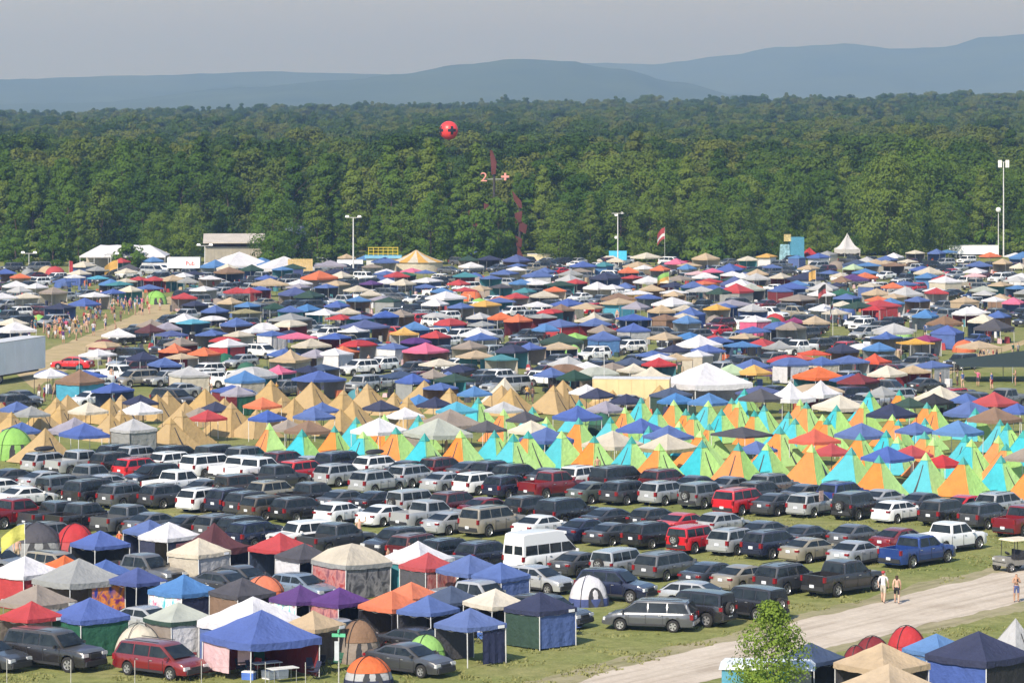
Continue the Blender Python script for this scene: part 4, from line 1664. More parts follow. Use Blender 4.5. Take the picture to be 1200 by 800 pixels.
fc = [
    (115, 623, 80, 152, 'royal blue', {}), (175, 608, 148, 198, 'blue', {}), (202, 611, 158, 231, 'white', dict(walls=[('L', 'navy', (-1, 0.1)), ('R', 'navy')])),
    (249, 611, 207, 296, 'maroon', dict(style='tall')), (233, 630, 197, 272, 'cream', dict(walls=[('L', 'beige'), ('R', 'light grey')])),
    (33, 650, -15, 69, 'white', dict(walls=[('L', 'red'), ('R', 'red')])), (87, 656, 39, 152, 'grey', dict(walls=[('R', 'rainbow', (-.2, 1))])), (72, 651, 57, 99, 'orange', {}),
    (120, 659, 103, 139, 'blue', {}), (160, 664, 130, 192, 'periwinkle blue', {}), (215, 673, 172, 256, 'bright blue', dict(walls=[('L', 'tie-dyed'), ('R', 'navy')])),
    (45, 684, -6, 87, 'taupe', {}), (279, 676, 250, 330, 'dark grey', dict(walls=[('L', 'brown')])), (33, 707, -3, 75, 'red', {}),
    (103, 699, 63, 158, 'royal blue', dict(walls=[('L', 'green'), ('R', 'green')])), (213, 705, 164, 249, 'sage', dict(valc='dark green', walls=[('L', 'taupe'), ('R', 'white')])),
    (297, 698, 230, 360, 'white', dict(walls=[('L', 'blue')])), (308, 713, 230, 373, 'royal blue', dict(walls=[('L', 'pale pink', (-1, 0.1), 1.7), ('B', 'dark red'), ('K', 'dark red')])),
    (364, 715, 335, 412, 'tan', dict(walls=[('L', 'dark grey')])), (355, 686, 314, 374, 'purple', dict(walls=[('L', 'tie-dyed')])), (398, 690, 361, 433, 'purple', dict(walls=[('L', 'red patterned')])),
    (484, 681, 448, 512, 'orange', {}), (460, 692, 416, 495, 'orange', dict(walls=[('B', 'dark grey'), ('K', 'dark grey')])), (530, 685, 493, 560, 'slate blue', {}),
    (502, 703, 464, 538, 'blue', dict(walls=[('B', 'dark grey'), ('K', 'black')])), (583, 689, 535, 612, 'cream', {}), (551, 707, 511, 596, 'blue', dict(walls=[('B', 'dark grey'), ('R', 'navy', (-.2, 1))])),
    (633, 693, 591, 677, 'navy', dict(walls=[('L', 'dark green'), ('R', 'blue'), ('B', 'dark grey')])), (328, 624, 292, 368, 'red', {}), (360, 637, 313, 383, 'dark grey', dict(walls=[('L', 'white')])),
    (410, 637, 364, 460, 'beige', dict(valc='grey', walls=[('L', 'red patterned'), ('R', 'spotted grey')], style='dome')), (487, 634, 448, 535, 'white', dict(walls=[('L', 'teal')])),
    (502, 647, 466, 535, 'red', dict(walls=[('R', 'red patterned'), ('L', 'dark grey')])), (551, 649, 511, 592, 'blue', {}), (587, 663, 560, 614, 'blue', dict(walls=[('R', 'blue'), ('L', 'dark grey')])),
    (1036, 752, 973, 1086, 'tan', {}), (1040, 777, 985, 1100, 'tan', {}), (1104, 743, 1066, 1116, 'bright blue', dict(walls=[('L', 'bright blue'), ('R', 'blue')])),
    (1143, 737, 1086, 1212, 'navy', dict(walls=[('L', 'royal blue'), ('R', 'black')])), (945, 752, 930, 985, 'slate blue', {}),
]
for (px, py, x0, x1, c, kw) in fc:
    kw = dict(kw)
    if not any(w[0] in 'BK' for w in kw.get('walls', [])) and random.random() < .7:
        bw = random.choice(['dark grey', 'navy', 'taupe', 'black', 'slate blue'])
        if not kw.get('walls'):
            kw['extra_desc'] = ' '
        kw['walls'] = list(kw.get('walls', [])) + [('B', bw), ('K', bw)]
    canopy_plan(px, py, x0, x1, c, FRONT if px < 800 else 'beside the road', 2, **kw)

mc = [
    (97, 495, 70, 131, 'royal blue', {}), (85, 489, 59, 125, 'lavender grey', {}), (157, 490, 129, 185, 'light grey', dict(walls=[('L', 'grey'), ('R', 'grey')])), (165, 470, 139, 191, 'white', {}),
    (103, 471, 80, 128, 'cream', {}), (25, 494, 5, 46, 'blue', {}), (245, 480, 223, 262, 'red', {}), (164, 462, 150, 179, 'navy', {}), (94, 433, 64, 122, 'brown', dict(walls=[('L', 'cyan'), ('R', 'cyan')])),
    (59, 431, 40, 80, 'white', {}), (252, 471, 237, 265, 'navy', {}), (235, 477, 215, 250, 'taupe', {}), (279, 452, 258, 300, 'lavender grey', dict(walls=[('R', 'green')])), (19, 470, 8, 33, 'blue', {}),
    (37, 475, 21, 53, 'grey', {}), (310, 465, 281, 327, 'orange', {}), (285, 434, 266, 315, 'bright blue', dict(walls=[('L', 'white'), ('R', 'beige')])), (310, 480, 298, 340, 'royal blue', {}),
    (367, 477, 344, 394, 'blue', {}), (337, 491, 320, 357, 'taupe', {}), (364, 492, 329, 386, 'brown', {}), (379, 470, 360, 396, 'blue', {}), (446, 469, 426, 466, 'navy', {}),
    (447, 489, 407, 475, 'white', {}), (475, 477, 454, 497, 'white', {}), (514, 489, 470, 552, 'sage', dict(walls=[('L', 'taupe', (-1, 0.1))])), (492, 462, 472, 507, 'bright blue', {}), (510, 465, 487, 532, 'navy', {}),
    (535, 470, 512, 562, 'cyan', {}), (522, 479, 495, 575, 'taupe', {}), (570, 492, 552, 588, 'dark grey', {}), (557, 452, 536, 576, 'bright blue', {}), (592, 470, 565, 612, 'light grey', {}),
    (484, 437, 462, 504, 'royal blue', dict(walls=[('L', 'grey')])), (507, 432, 490, 525, 'taupe', {}), (677, 475, 646, 705, 'royal blue', {}), (700, 454, 679, 722, 'navy', {}), (735, 461, 717, 750, 'navy', {}),
    (710, 469, 684, 732, 'lavender grey', {}), (795, 460, 767, 812, 'bright blue', {}), (831, 460, 805, 856, 'bright blue', {}), (752, 490, 720, 780, 'royal blue', {}), (784, 497, 751, 811, 'blue', {}),
    (720, 504, 679, 752, 'beige', {}), (784, 508, 745, 817, 'beige', dict(valc='khaki')), (869, 499, 831, 905, 'dark grey', dict(rise=.6)), (885, 516, 867, 912, 'blue', {}), (622, 492, 595, 650, 'cream', {}),
    (637, 500, 612, 677, 'blue', dict(walls=[('R', 'bright blue', (-.2, 1))])), (615, 481, 598, 634, 'dark grey', {}), (893, 455, 862, 915, 'dark grey', {}), (884, 427, 862, 905, 'yellow', {}), (687, 450, 671, 703, 'white', {}),
    (645, 430, 626, 668, 'blue', {}), (673, 433, 652, 696, 'dark green', {}), (927, 447, 895, 954, 'white', dict(style='tall')), (959, 445, 941, 992, 'white', dict(style='tall')), (984, 462, 950, 1015, 'cream', {}),
    (1046, 472, 1013, 1074, 'navy', {}), (1065, 465, 1047, 1085, 'dark green', {}), (1103, 452, 1068, 1130, 'cream', {}), (1095, 461, 1072, 1118, 'black', {}), (1132, 460, 1116, 1146, 'blue', {}),
    (1165, 459, 1136, 1194, 'red', dict(extra_desc=' with a pale patterned top')), (1140, 471, 1109, 1172, 'blue', {}), (1190, 472, 1174, 1212, 'royal blue', {}), (1167, 476, 1130, 1195, 'brown', {}), (1010, 495, 977, 1041, 'blue', {}),
    (1072, 494, 1049, 1097, 'blue', {}), (1122, 492, 1092, 1154, 'bright blue', {}), (954, 502, 924, 985, 'orange red', {}), (975, 519, 955, 994, 'red', {}), (1039, 522, 1009, 1072, 'royal blue', {}),
    (1067, 521, 1052, 1085, 'red', {}), (1107, 534, 1092, 1121, 'red', {}), (1195, 522, 1179, 1222, 'taupe', {}), (1036, 452, 1008, 1053, 'grey', {}), (1040, 428, 1018, 1066, 'cream', dict(walls=[('L', 'black')])),
]
for (px, py, x0, x1, c, kw) in mc:
    canopy_plan(px, py, x0, x1, c, MID if py > 440 else FAR, 1, **dict(kw))

# --- pyramid tents: apex pixel
O, C_ = 'pyramid orange', 'pyramid cyan'
pyr = [(316, 496, O), (351, 507, C_), (392, 499, O), (425, 506, C_), (466, 501, O), (497, 510, C_), (541, 505, O), (580, 505, C_), (417, 489, C_), (451, 486, O), (490, 486, C_), (560, 466, C_), (590, 480, O),
       (601, 507, C_), (619, 506, O), (659, 507, C_), (696, 511, O), (740, 512, C_), (772, 520, O), (822, 516, C_), (864, 519, O), (899, 520, C_), (680, 469, C_), (624, 477, C_), (640, 489, C_), (679, 490, O), (715, 489, C_),
       (734, 477, O), (751, 466, C_), (770, 479, C_), (790, 469, O), (805, 480, O), (812, 484, O), (828, 470, C_), (846, 480, C_), (858, 467, O), (865, 471, O), (885, 481, O), (832, 497, O), (795, 494, C_), (871, 456, C_), (897, 475, C_),
       (950, 522, O), (995, 524, C_), (1030, 534, O), (1084, 530, C_), (1127, 535, O), (1174, 534, C_), (1206, 545, O), (924, 484, C_), (931, 489, C_), (937, 469, O), (945, 471, O), (915, 501, O), (964, 486, O), (970, 490, O),
       (979, 475, C_), (1012, 471, O), (1019, 459, C_), (1054, 457, O), (1045, 486, O), (1052, 492, O), (1042, 507, C_), (1050, 510, C_), (1007, 507, O), (1086, 472, O), (1097, 475, O), (1085, 490, C_), (1084, 507, O), (1092, 514, O),
       (1140, 477, C_), (1131, 510, C_), (1138, 516, C_), (1172, 492, C_), (1182, 496, C_), (1170, 512, O), (1180, 521, O), (1198, 505, C_), (820, 505, O), (760, 500, C_)]
for i, (px, py, lc) in enumerate(pyr):
    front = py > 500
    h = (2.95 if front else 2.75) * random.uniform(.95, 1.06)
    base = (3.55 if front else 3.05) * random.uniform(.94, 1.07)
    p = at(px, py, h)
    plan(p.x, p.y, R(47), base / 2 * .8, base / 2 * .8, lambda X, Y, h=h, base=base, lc=lc, i=i: place_pyramid(X, Y, base, h, lc, 'pyramid lime', 'cap teal' if (i % 3) else 'pyramid lime', MID, 47 + (i * 37 % 19) - 9, door=(i in (42, 5))))
tan = [(1, 471, 1), (16, 481, 1), (45, 480, 1), (66, 466, 1), (80, 462, 1), (71, 475, 1), (129, 465, 1), (142, 464, 1), (130, 484, 1), (142, 480, 1), (186, 460, 1), (195, 460, 1), (52, 501, 1.45), (200, 490, 1.1), (217, 470, 1), (213, 481, 1.3),
       (241, 455, 1), (272, 471, 1.4), (262, 466, 1), (317, 446, 1.1), (365, 447, 1.1), (330, 467, 1), (344, 465, 1.1), (402, 457, 1), (415, 469, 1.2), (432, 450, 1.1), (399, 479, 1), (476, 466, 1.2), (497, 445, 1.1), (527, 455, 1),
       (587, 451, 1.1), (462, 460, .9), (660, 445, 1.4), (647, 452, 1.1), (600, 454, 1.1), (717, 447, 1), (774, 451, 1), (300, 480, 1)]
for i, (px, py, k) in enumerate(tan):
    k = min(k, 1.2)
    h = 2.35 * k
    p = at(px, py, h)
    plan(p.x, p.y, R(47), 1.4 * k, 1.4 * k, lambda X, Y, h=h, k=k, i=i: place_pyramid(X, Y, 3.7 * k, h, 'canvas', 'canvas', 'canvas' if i % 2 else None, 'in the rows behind the parked cars', 44 + (i * 53 % 14), door=False))
p = at(590, 442, 2.8)
plan(p.x, p.y, R(45), 1.5, 1.5, lambda X, Y: place_pyramid(X, Y, 3.8, 2.8, 'cream', 'cream', None, FAR, 42))
p = at(1188, 724, 2.6)
plan(p.x, p.y, R(45), 1.3, 1.3, lambda X, Y: place_pyramid(X, Y, 3.2, 2.6, 'light grey', 'light grey', None, 'beside the road', 40))

# --- dome tents: top pixel, half width px, height m, body, fly, skirt
domes = [
    (88, 614, 27, 2.1, 'red', 'red', None, FRONT, 'rounded red tent with peaked top'), (42, 613, 36, 2.2, 'grey', 'dark grey', None, FRONT, 'large grey dome tent'),
    (690, 673, 25, 1.75, 'white', None, 'periwinkle blue', FRONT, 'white dome tent with violet lower panels'), (163, 731, 32, 1.9, 'cream', None, None, FRONT, 'cream dome tent with arched doorway'),
    (432, 769, 31, 1.42, 'light grey', 'orange', 'navy', FRONT, 'orange, grey and navy banded dome tent'), (421, 727, 28, 2.1, 'taupe', 'brown', None, FRONT, 'brown arched cabin tent behind the street sign'),
    (312, 670, 28, 1.6, 'orange', 'orange', None, FRONT, 'orange dome tent under the red canopy'), (500, 740, 26, 1.5, 'lime', 'lime', None, FRONT, 'lime green dome tent under the blue canopies'),
    (1063, 734, 27, 1.9, 'red', 'red', None, 'beside the road', 'large red dome tent'), (1023, 746, 26, 1.7, 'red', 'dark red', None, 'beside the road', 'low red dome tent'),
    (1003, 757, 18, 1.5, 'dark red', 'dark red', None, 'beside the road', 'small dark red dome tent'), (15, 502, 27, 2.5, 'lime', 'lime', None, MID, 'large lime green tent'),
    (704, 484, 17, 2.0, 'dark green', 'green', None, MID, 'dark green dome tent'), (1032, 442, 13, 1.8, 'orange red', 'orange red', None, FAR, 'orange red dome tent'), (183, 341, 14, 2.0, 'lime', 'lime', None, FAR, 'lime green dome tent'),
    (122, 398, 22, 2.2, 'light grey', 'dark red', None, FAR, 'pale cabin tent with dark red top'), (672, 404, 12, 1.8, 'lime', 'lime', None, FAR, 'lime dome tent'), 
]
for (px, py, hw, h, b, fl, sk, zone, desc) in domes:
    p = at(px, py, h)
    r = hw / scale_at(p.y) / 1.05
    plan(p.x, p.y, R(20), r * .75, r * .7, lambda X, Y, r=r, h=h, b=b, fl=fl, sk=sk, zone=zone, desc=desc: place_dome(X, Y, r, r * .85, h, b, fl, zone, 20 + random.uniform(-8, 8), sk, desc=desc))


# --- push overlapping footprints apart, mostly in depth
def corners(e):
    c, s = math.cos(e[2]), math.sin(e[2])
    return [(e[0] + a * e[3] * c - b * e[4] * s, e[1] + a * e[3] * s + b * e[4] * c) for a in (-1, 1) for b in (-1, 1)]


def relax(P, iters=40):
    for it in range(iters):
        moved = 0
        P.sort(key=lambda e: e[1])
        for i in range(len(P)):
            for j in range(i + 1, len(P)):
                a, b = P[i], P[j]
                if b[1] - a[1] > 7:
                    break
                if abs(a[0] - b[0]) > 7:
                    continue
                ca, cb = corners(a), corners(b)
                best = None
                ok = True
                for e in (a, b):
                    for ang in (e[2], e[2] + math.pi / 2):
                        nx, ny = math.cos(ang), math.sin(ang)
                        pa = [x * nx + y * ny for x, y in ca]
                        pb = [x * nx + y * ny for x, y in cb]
                        o = min(max(pa), max(pb)) - max(min(pa), min(pb))
                        if o <= 0:
                            ok = False
                            break
                        sg = 1 if (sum(pb) - sum(pa)) > 0 else -1
                        for (dx, dy, cost) in ((0, 1 / ny if abs(ny) > .15 else None, 1), (1 / nx if abs(nx) > .15 else None, 0, 7)):
                            if dx is None or dy is None:
                                continue
                            mx, my = dx * o * sg, dy * o * sg
                            cst = (abs(mx) + abs(my)) * cost
                            if best is None or cst < best[0]:
                                best = (cst, mx, my)
                    if not ok:
                        break
                if ok and best:
                    moved += 1
                    fa = 0 if a[6] else (.5 if not b[6] else 1)
                    a[0] -= best[1] * fa * .55
                    a[1] -= best[2] * fa * .55
                    b[0] += best[1] * (1 - fa) * .55
                    b[1] += best[2] * (1 - fa) * .55
        if not moved:
            break


relax(PL)
NEAR_PL = [tuple(e[:5]) for e in PL]
for e in PL:
    e[5](e[0], e[1])
# ================================================================== FAR CAMP
# each: zoom x, zoom y, zoom width, colour (zoom of four, origin at x0, 270)
FARC = {
    0: [(75, 235, 100, 'white'), (170, 240, 90, 'white'), (95, 195, 100, 'orange'), (460, 200, 110, 'cyan'), (520, 225, 120, 'bright blue'), (560, 228, 80, 'teal'), (590, 215, 100, 'beige'), (650, 205, 90, 'red'), (725, 207, 90, 'red'), (810, 205, 120, 'tan'),
        (880, 215, 90, 'grey'), (860, 190, 80, 'white'), (910, 180, 70, 'navy'), (985, 200, 120, 'white'), (530, 265, 110, 'royal blue'), (610, 255, 110, 'cream'), (700, 245, 80, 'blue'), (915, 320, 130, 'navy'), (300, 215, 100, 'blue'), (250, 260, 140, 'taupe'),
        (10, 285, 140, 'white'), (125, 285, 90, 'cream'), (865, 390, 150, 'white'), (905, 405, 130, 'cyan'), (1000, 380, 130, 'white'), (710, 410, 90, 'taupe'), (705, 438, 120, 'maroon'), (785, 430, 90, 'lavender grey'), (555, 455, 180, 'white'),
        (820, 530, 130, 'orange'), (670, 570, 120, 'navy'), (770, 590, 130, 'blue'), (850, 565, 150, 'tan'), (1055, 475, 150, 'red'), (1070, 500, 170, 'white', 'red'), (1120, 460, 110, 'beige'), (610, 590, 210, 'taupe'), (400, 640, 140, 'royal blue'),
        (955, 545, 80, 'orange'), (995, 580, 60, 'royal blue'), (1190, 440, 100, 'white'), (1080, 310, 100, 'tan'), (1160, 325, 90, 'bright blue'), (1110, 262, 90, 'red'), (1170, 262, 90, 'red'), (1150, 352, 90, 'khaki'), (500, 650, 100, 'taupe'), (60, 225, 80, 'dark green'), (350, 195, 90, 'white')],
    300: [(125, 160, 90, 'bright blue'), (400, 190, 120, 'cream'), (660, 190, 100, 'red'), (610, 180, 80, 'blue'), (700, 185, 80, 'green'), (795, 175, 100, 'blue'), (615, 220, 90, 'white'), (690, 222, 130, 'beige'), (800, 205, 150, 'white'), (795, 240, 120, 'blue'),
          (950, 225, 90, 'red'), (980, 255, 120, 'red'), (870, 260, 100, 'bright blue'), (1050, 250, 110, 'tan'), (475, 250, 140, 'beige'), (250, 275, 150, 'dark green'), (160, 350, 120, 'blue'), (380, 325, 120, 'royal blue'), (590, 295, 110, 'lavender grey'), (480, 300, 90, 'bright blue'),
          (320, 345, 190, 'white'), (430, 352, 130, 'beige'), (395, 378, 150, 'red'), (310, 412, 140, 'dark red'), (490, 380, 100, 'blue'), (610, 370, 120, 'royal blue'), (680, 360, 130, 'taupe'), (960, 330, 120, 'blue'), (880, 340, 110, 'red'), (1150, 295, 110, 'orange'),
          (1050, 370, 110, 'light grey'), (1150, 380, 130, 'orange'), (910, 405, 130, 'red', 'bright blue'), (1060, 410, 130, 'grey'), (160, 415, 150, 'cream'), (40, 430, 120, 'white'), (75, 460, 110, 'blue', 'white'), (160, 450, 90, 'navy'), (695, 445, 140, 'yellow'), (750, 480, 150, 'purple'),
          (840, 460, 110, 'red'), (745, 430, 100, 'bright blue'), (405, 530, 100, 'orange'), (480, 500, 110, 'red'), (640, 510, 150, 'blue', 'white'), (490, 555, 100, 'bright blue'), (280, 545, 110, 'lavender grey'), (370, 540, 190, 'white', 'white'), (160, 560, 210, 'tan'), (105, 625, 150, 'pink'),
          (25, 660, 120, 'bright blue'), (245, 615, 130, 'navy'), (310, 612, 110, 'slate blue'), (1030, 555, 150, 'tan'), (1150, 565, 150, 'teal'), (860, 590, 150, 'cream'), (950, 610, 120, 'navy'), (900, 640, 110, 'blue'), (1070, 610, 120, 'cream'),
          (680, 645, 110, 'slate blue'), (130, 550, 90, 'blue'), (1200, 530, 90, 'navy'), (1100, 200, 90, 'blue'), (980, 190, 90, 'teal'), (540, 225, 100, 'purple'), (330, 240, 100, 'blue'), (200, 240, 120, 'lavender grey'), (20, 250, 100, 'royal blue'), (1150, 240, 100, 'dark grey')],
    600: [(45, 220, 130, 'bright blue'), (130, 225, 90, 'white'), (300, 220, 90, 'red'), (400, 238, 140, 'white'), (470, 245, 110, 'white'), (530, 240, 120, 'blue'), (320, 165, 120, 'taupe'), (545, 170, 90, 'orange'), (620, 155, 80, 'white'), (695, 160, 90, 'orange'), (640, 212, 130, 'white'), (710, 215, 110, 'cream'),
          (870, 180, 100, 'pale pink'), (940, 170, 80, 'pink'), (905, 195, 110, 'white'), (925, 215, 90, 'red'), (1080, 195, 100, 'white'), (850, 235, 130, 'blue'), (970, 265, 90, 'dark green'), (1120, 245, 140, 'sage'), (200, 255, 90, 'orange'), (150, 275, 150, 'beige'), (120, 320, 150, 'white'), (180, 350, 130, 'red'),
          (640, 285, 140, 'royal blue'), (760, 265, 110, 'white'), (350, 320, 190, 'tan'), (500, 305, 160, 'tan', 'cyan'), (570, 385, 150, 'royal blue'), (715, 380, 170, 'brown', 'brown'), (960, 335, 130, 'yellow'), (700, 345, 140, 'tan'), (810, 340, 120, 'beige'), (820, 390, 120, 'bright blue'), (570, 420, 170, 'royal blue', 'light grey'),
          (295, 465, 90, 'lime'), (310, 495, 90, 'red'), (420, 430, 120, 'taupe'), (430, 470, 170, 'blue', 'bright blue'), (220, 505, 150, 'tan'), (85, 515, 130, 'royal blue'), (20, 285, 90, 'red'), (30, 390, 110, 'orange'), (145, 375, 110, 'grey'), (1130, 435, 120, 'blue'), (900, 490, 130, 'royal blue'), (965, 480, 110, 'blue'),
          (1080, 500, 130, 'bright blue'), (1170, 490, 110, 'red'), (1090, 470, 100, 'tan'), (870, 545, 150, 'white', 'beige'), (690, 585, 110, 'red'), (690, 570, 160, 'white'), (570, 605, 180, 'cream'), (760, 530, 110, 'navy'), (660, 550, 140, 'blue'), (770, 560, 100, 'tan'), (1125, 600, 110, 'blue'), (250, 625, 130, 'brown'),
          (400, 635, 130, 'sage'), (470, 600, 120, 'taupe'), (560, 580, 100, 'slate blue'), (1030, 625, 110, 'pale green'), (350, 610, 90, 'white'), (20, 160, 110, 'white'), (130, 180, 110, 'blue'), (450, 185, 100, 'slate blue'), (1150, 180, 110, 'tan'), (760, 235, 110, 'navy'), (1000, 330, 100, 'blue'), (230, 340, 120, 'brown'), (60, 260, 100, 'teal')],
    900: [(470, 140, 110, 'bright blue'), (110, 235, 150, 'royal blue'), (190, 155, 90, 'tan'), (290, 175, 110, 'blue'), (455, 195, 100, 'orange'), (585, 240, 120, 'orange'), (640, 225, 130, 'blue'), (820, 205, 90, 'red'), (790, 265, 110, 'red'), (340, 190, 100, 'beige'), (345, 212, 110, 'brown'), (260, 235, 170, 'light grey'), (345, 270, 90, 'green'),
          (250, 270, 140, 'white'), (720, 160, 110, 'royal blue'), (990, 140, 110, 'blue'), (590, 140, 110, 'brown'), (550, 130, 90, 'tan'), (655, 125, 80, 'cream'), (970, 190, 100, 'pale pink'), (1170, 245, 90, 'bright blue'), (1060, 300, 80, 'white'), (1150, 310, 110, 'pink'), (960, 335, 170, 'white'), (420, 325, 150, 'dark green'), (575, 310, 140, 'bright blue'),
          (700, 300, 130, 'blue'), (500, 335, 90, 'red'), (370, 375, 120, 'green'), (220, 390, 150, 'tan'), (125, 390, 110, 'magenta'), (50, 420, 130, 'blue'), (110, 425, 160, 'taupe'), (260, 335, 140, 'white'), (350, 322, 120, 'cream'), (590, 430, 190, 'light grey'), (555, 470, 160, 'blue'), (740, 475, 160, 'magenta'), (690, 490, 110, 'yellow'), (440, 505, 110, 'white'),
          (520, 515, 150, 'bright blue'), (830, 395, 180, 'brown'), (1010, 390, 170, 'cream'), (840, 440, 180, 'royal blue', 'blue'), (1080, 375, 120, 'blue'), (80, 575, 110, 'red'), (150, 560, 110, 'orange red'), (215, 545, 110, 'orange red'), (110, 590, 140, 'blue', 'white'), (250, 585, 150, 'blue', 'cream'), (350, 530, 110, 'navy'), (380, 570, 140, 'blue'),
          (680, 612, 110, 'tan'), (770, 600, 120, 'blue', 'light grey'), (500, 565, 90, 'orange red'), (590, 285, 120, 'tan'), (780, 255, 120, 'white'), (1010, 255, 110, 'sage'), (1090, 230, 120, 'tan'), (1160, 100, 90, 'white'), (690, 85, 90, 'cream'), (790, 85, 80, 'blue'), (840, 82, 80, 'bright blue'), (60, 195, 110, 'beige'), (1100, 130, 100, 'tan'), (1180, 150, 90, 'cream'), (400, 155, 100, 'pale green'), (20, 150, 90, 'blue')],
}
W_FAR = [('blue', 16), ('royal blue', 9), ('bright blue', 7), ('navy', 2), ('white', 17), ('cream', 7), ('tan', 11), ('beige', 8), ('grey', 6), ('taupe', 6), ('red', 6), ('orange', 3), ('dark green', 3), ('teal', 2), ('brown', 3), ('light grey', 9), ('purple', 1), ('yellow', 1), ('dark red', 2), ('slate blue', 4), ('lavender grey', 2), ('pink', 1), ('dark grey', 2), ('periwinkle blue', 6)]
W_N = [c for c, w in W_FAR for _ in range(w)]
CARC = ['black'] * 7 + ['charcoal'] * 6 + ['dark grey'] * 5 + ['grey'] * 5 + ['silver'] * 8 + ['white'] * 8 + ['red'] * 2 + ['maroon'] * 2 + ['blue', 'navy', 'gold', 'tan']
CARK = ['sedan'] * 8 + ['suv'] * 10 + ['pickup'] * 4 + ['minivan'] * 3 + ['large suv'] * 3 + ['hatch'] * 3 + ['boxy suv'] * 2
rnd = random.Random(77)
SHADE_BACKW = ['dark grey', 'grey', 'taupe', 'slate blue', 'brown', 'light grey', 'blue', 'teal', 'beige', 'dark red']  # back walls added to block light and keep far canopy interiors dark
far = []          # (x, y, size, colour, wall colour)
for x0, lst in FARC.items():
    for rec in lst:
        zx, zy, zw, c = rec[:4]
        wl = rec[4] if len(rec) > 4 else None
        px, py, w = x0 + zx / 4, 270 + zy / 4, zw / 4
        p = at(px, py, 3.0)
        size = max(2.7, min(5.0, w / scale_at(p.y) / 1.45))
        p = at(px, py, 2.05 + .3 * size)
        far.append([p.x, p.y, size, c, wl])


def clear_zone(px, py):
    """open ground with no tents: the dirt track at the left, the strip at the right"""
    if px < 215 and py > 345:
        line = 452 - (px - 20) * .52
        if line - (46 if px < 75 else 36) < py < line + 17:
            return True
    if px > 1085 and 384 < py < 470 and py > 470 - (px - 1085) * .70:
        return True
    return False


placed = [(a[0], a[1], 2.6) for a in far] + [(e[0], e[1], max(e[3], e[4]) * .9 + .8) for e in NEAR_PL]
big = [(at(705, 470).x, at(705, 470).y, 7.0), (at(829, 477).x, at(829, 477).y, 7.5), (at(8, 452).x, at(8, 452).y, 8.0), (at(38, 447).x, at(38, 447).y, 7.0), (at(1190, 445).x, at(1190, 445).y, 10)]
placed += big


def free(x, y, r):
    for (a, b, q) in placed:
        if abs(a - x) < r + q and abs(b - y) < r + q and (a - x) ** 2 + (b - y) ** 2 < (r + q) ** 2 * .80:
            return False
    return True


farcars, fardomes = [], []
gy = 482.0
row = 0
while gy > 309:
    d = F * CH / (gy - HY)
    half = .165 * d
    x = -half + rnd.uniform(0, 4)
    while x < half:
        xx, yy = x + rnd.uniform(-.8, .8), d + rnd.uniform(-.012, .012) * d
        pxx, pyy = 600 + xx / yy * F, HY + CH / yy * F
        k = rnd.random()
        if (pyy < 318 and pxx < 380) or clear_zone(pxx, pyy):
            x += 4
            continue
        kc = .26 if row % 2 else .44
        if k < kc:
            s = rnd.choice([2.5, 2.8, 3.0, 3.0, 3.3, 3.8])
            if free(xx, yy, 2.2):
                far.append([xx, yy, s, rnd.choice(W_N), rnd.choice(W_N) if rnd.random() < .22 else None])
                placed.append((xx, yy, 2.2))
        elif k < .93:
            if free(xx, yy, 1.9):
                farcars.append([xx, yy, rnd.choice(CARK), rnd.choice(CARC), rnd.choice([222, 222, 218, 228, 41, 128])])
                placed.append((xx, yy, 2.2))
        elif free(xx, yy, 1.8):
            fardomes.append([xx, yy, rnd.uniform(1.3, 1.9), rnd.choice(['grey', 'green', 'orange', 'blue', 'tan', 'red', 'lime', 'teal', 'taupe'])])
            placed.append((xx, yy, 1.9))
        x += rnd.uniform(3.2, 5.0)
    gy -= 5.4 if gy > 380 else 4.2
    row += 1
# a few that the photograph shows plainly
for (px, py, kd, c, hd) in [(160, 433, 'minivan', 'tan', 222), (128, 449, 'sedan', 'silver', 222), (195, 433, 'suv', 'silver', 222), (210, 449, 'sedan', 'silver', 222), (240, 425, 'suv', 'white', 222), (85, 417, 'sedan', 'red', -80), (580, 433, 'suv', 'white', 222),
                            (420, 421, 'suv', 'white', 222), (446, 418, 'suv', 'white', 222), (333, 444, 'suv', 'grey', 222), (383, 384, 'suv', 'white', 222), (522, 364, 'suv', 'white', 222), (695, 406, 'suv', 'white', 222), (736, 397, 'suv', 'white', 222), (1010, 373, 'boxy suv', 'white', 222)]:
    p = at(px, py, CAR[kd]['H'])
    farcars = [f for f in farcars if abs(f[0] - p.x) > 2.6 or abs(f[1] - p.y) > 4]
    far = [f for f in far if abs(f[0] - p.x) > 2.4 or not (-16 < f[1] - p.y < 3)]
    farcars.append([p.x, p.y, kd, c, hd])

def in_front(px0, px1, ymax, f):
    pxx, pyy = 600 + f[0] / f[1] * F, HY + CH / f[1] * F
    return px0 < pxx < px1 and pyy < ymax


for z in ((456, 518, 329), (196, 234, 326), (1000, 1001, 300)):
    far = [f for f in far if not in_front(*z, f)]
    farcars = [f for f in farcars if not in_front(*z, f)]
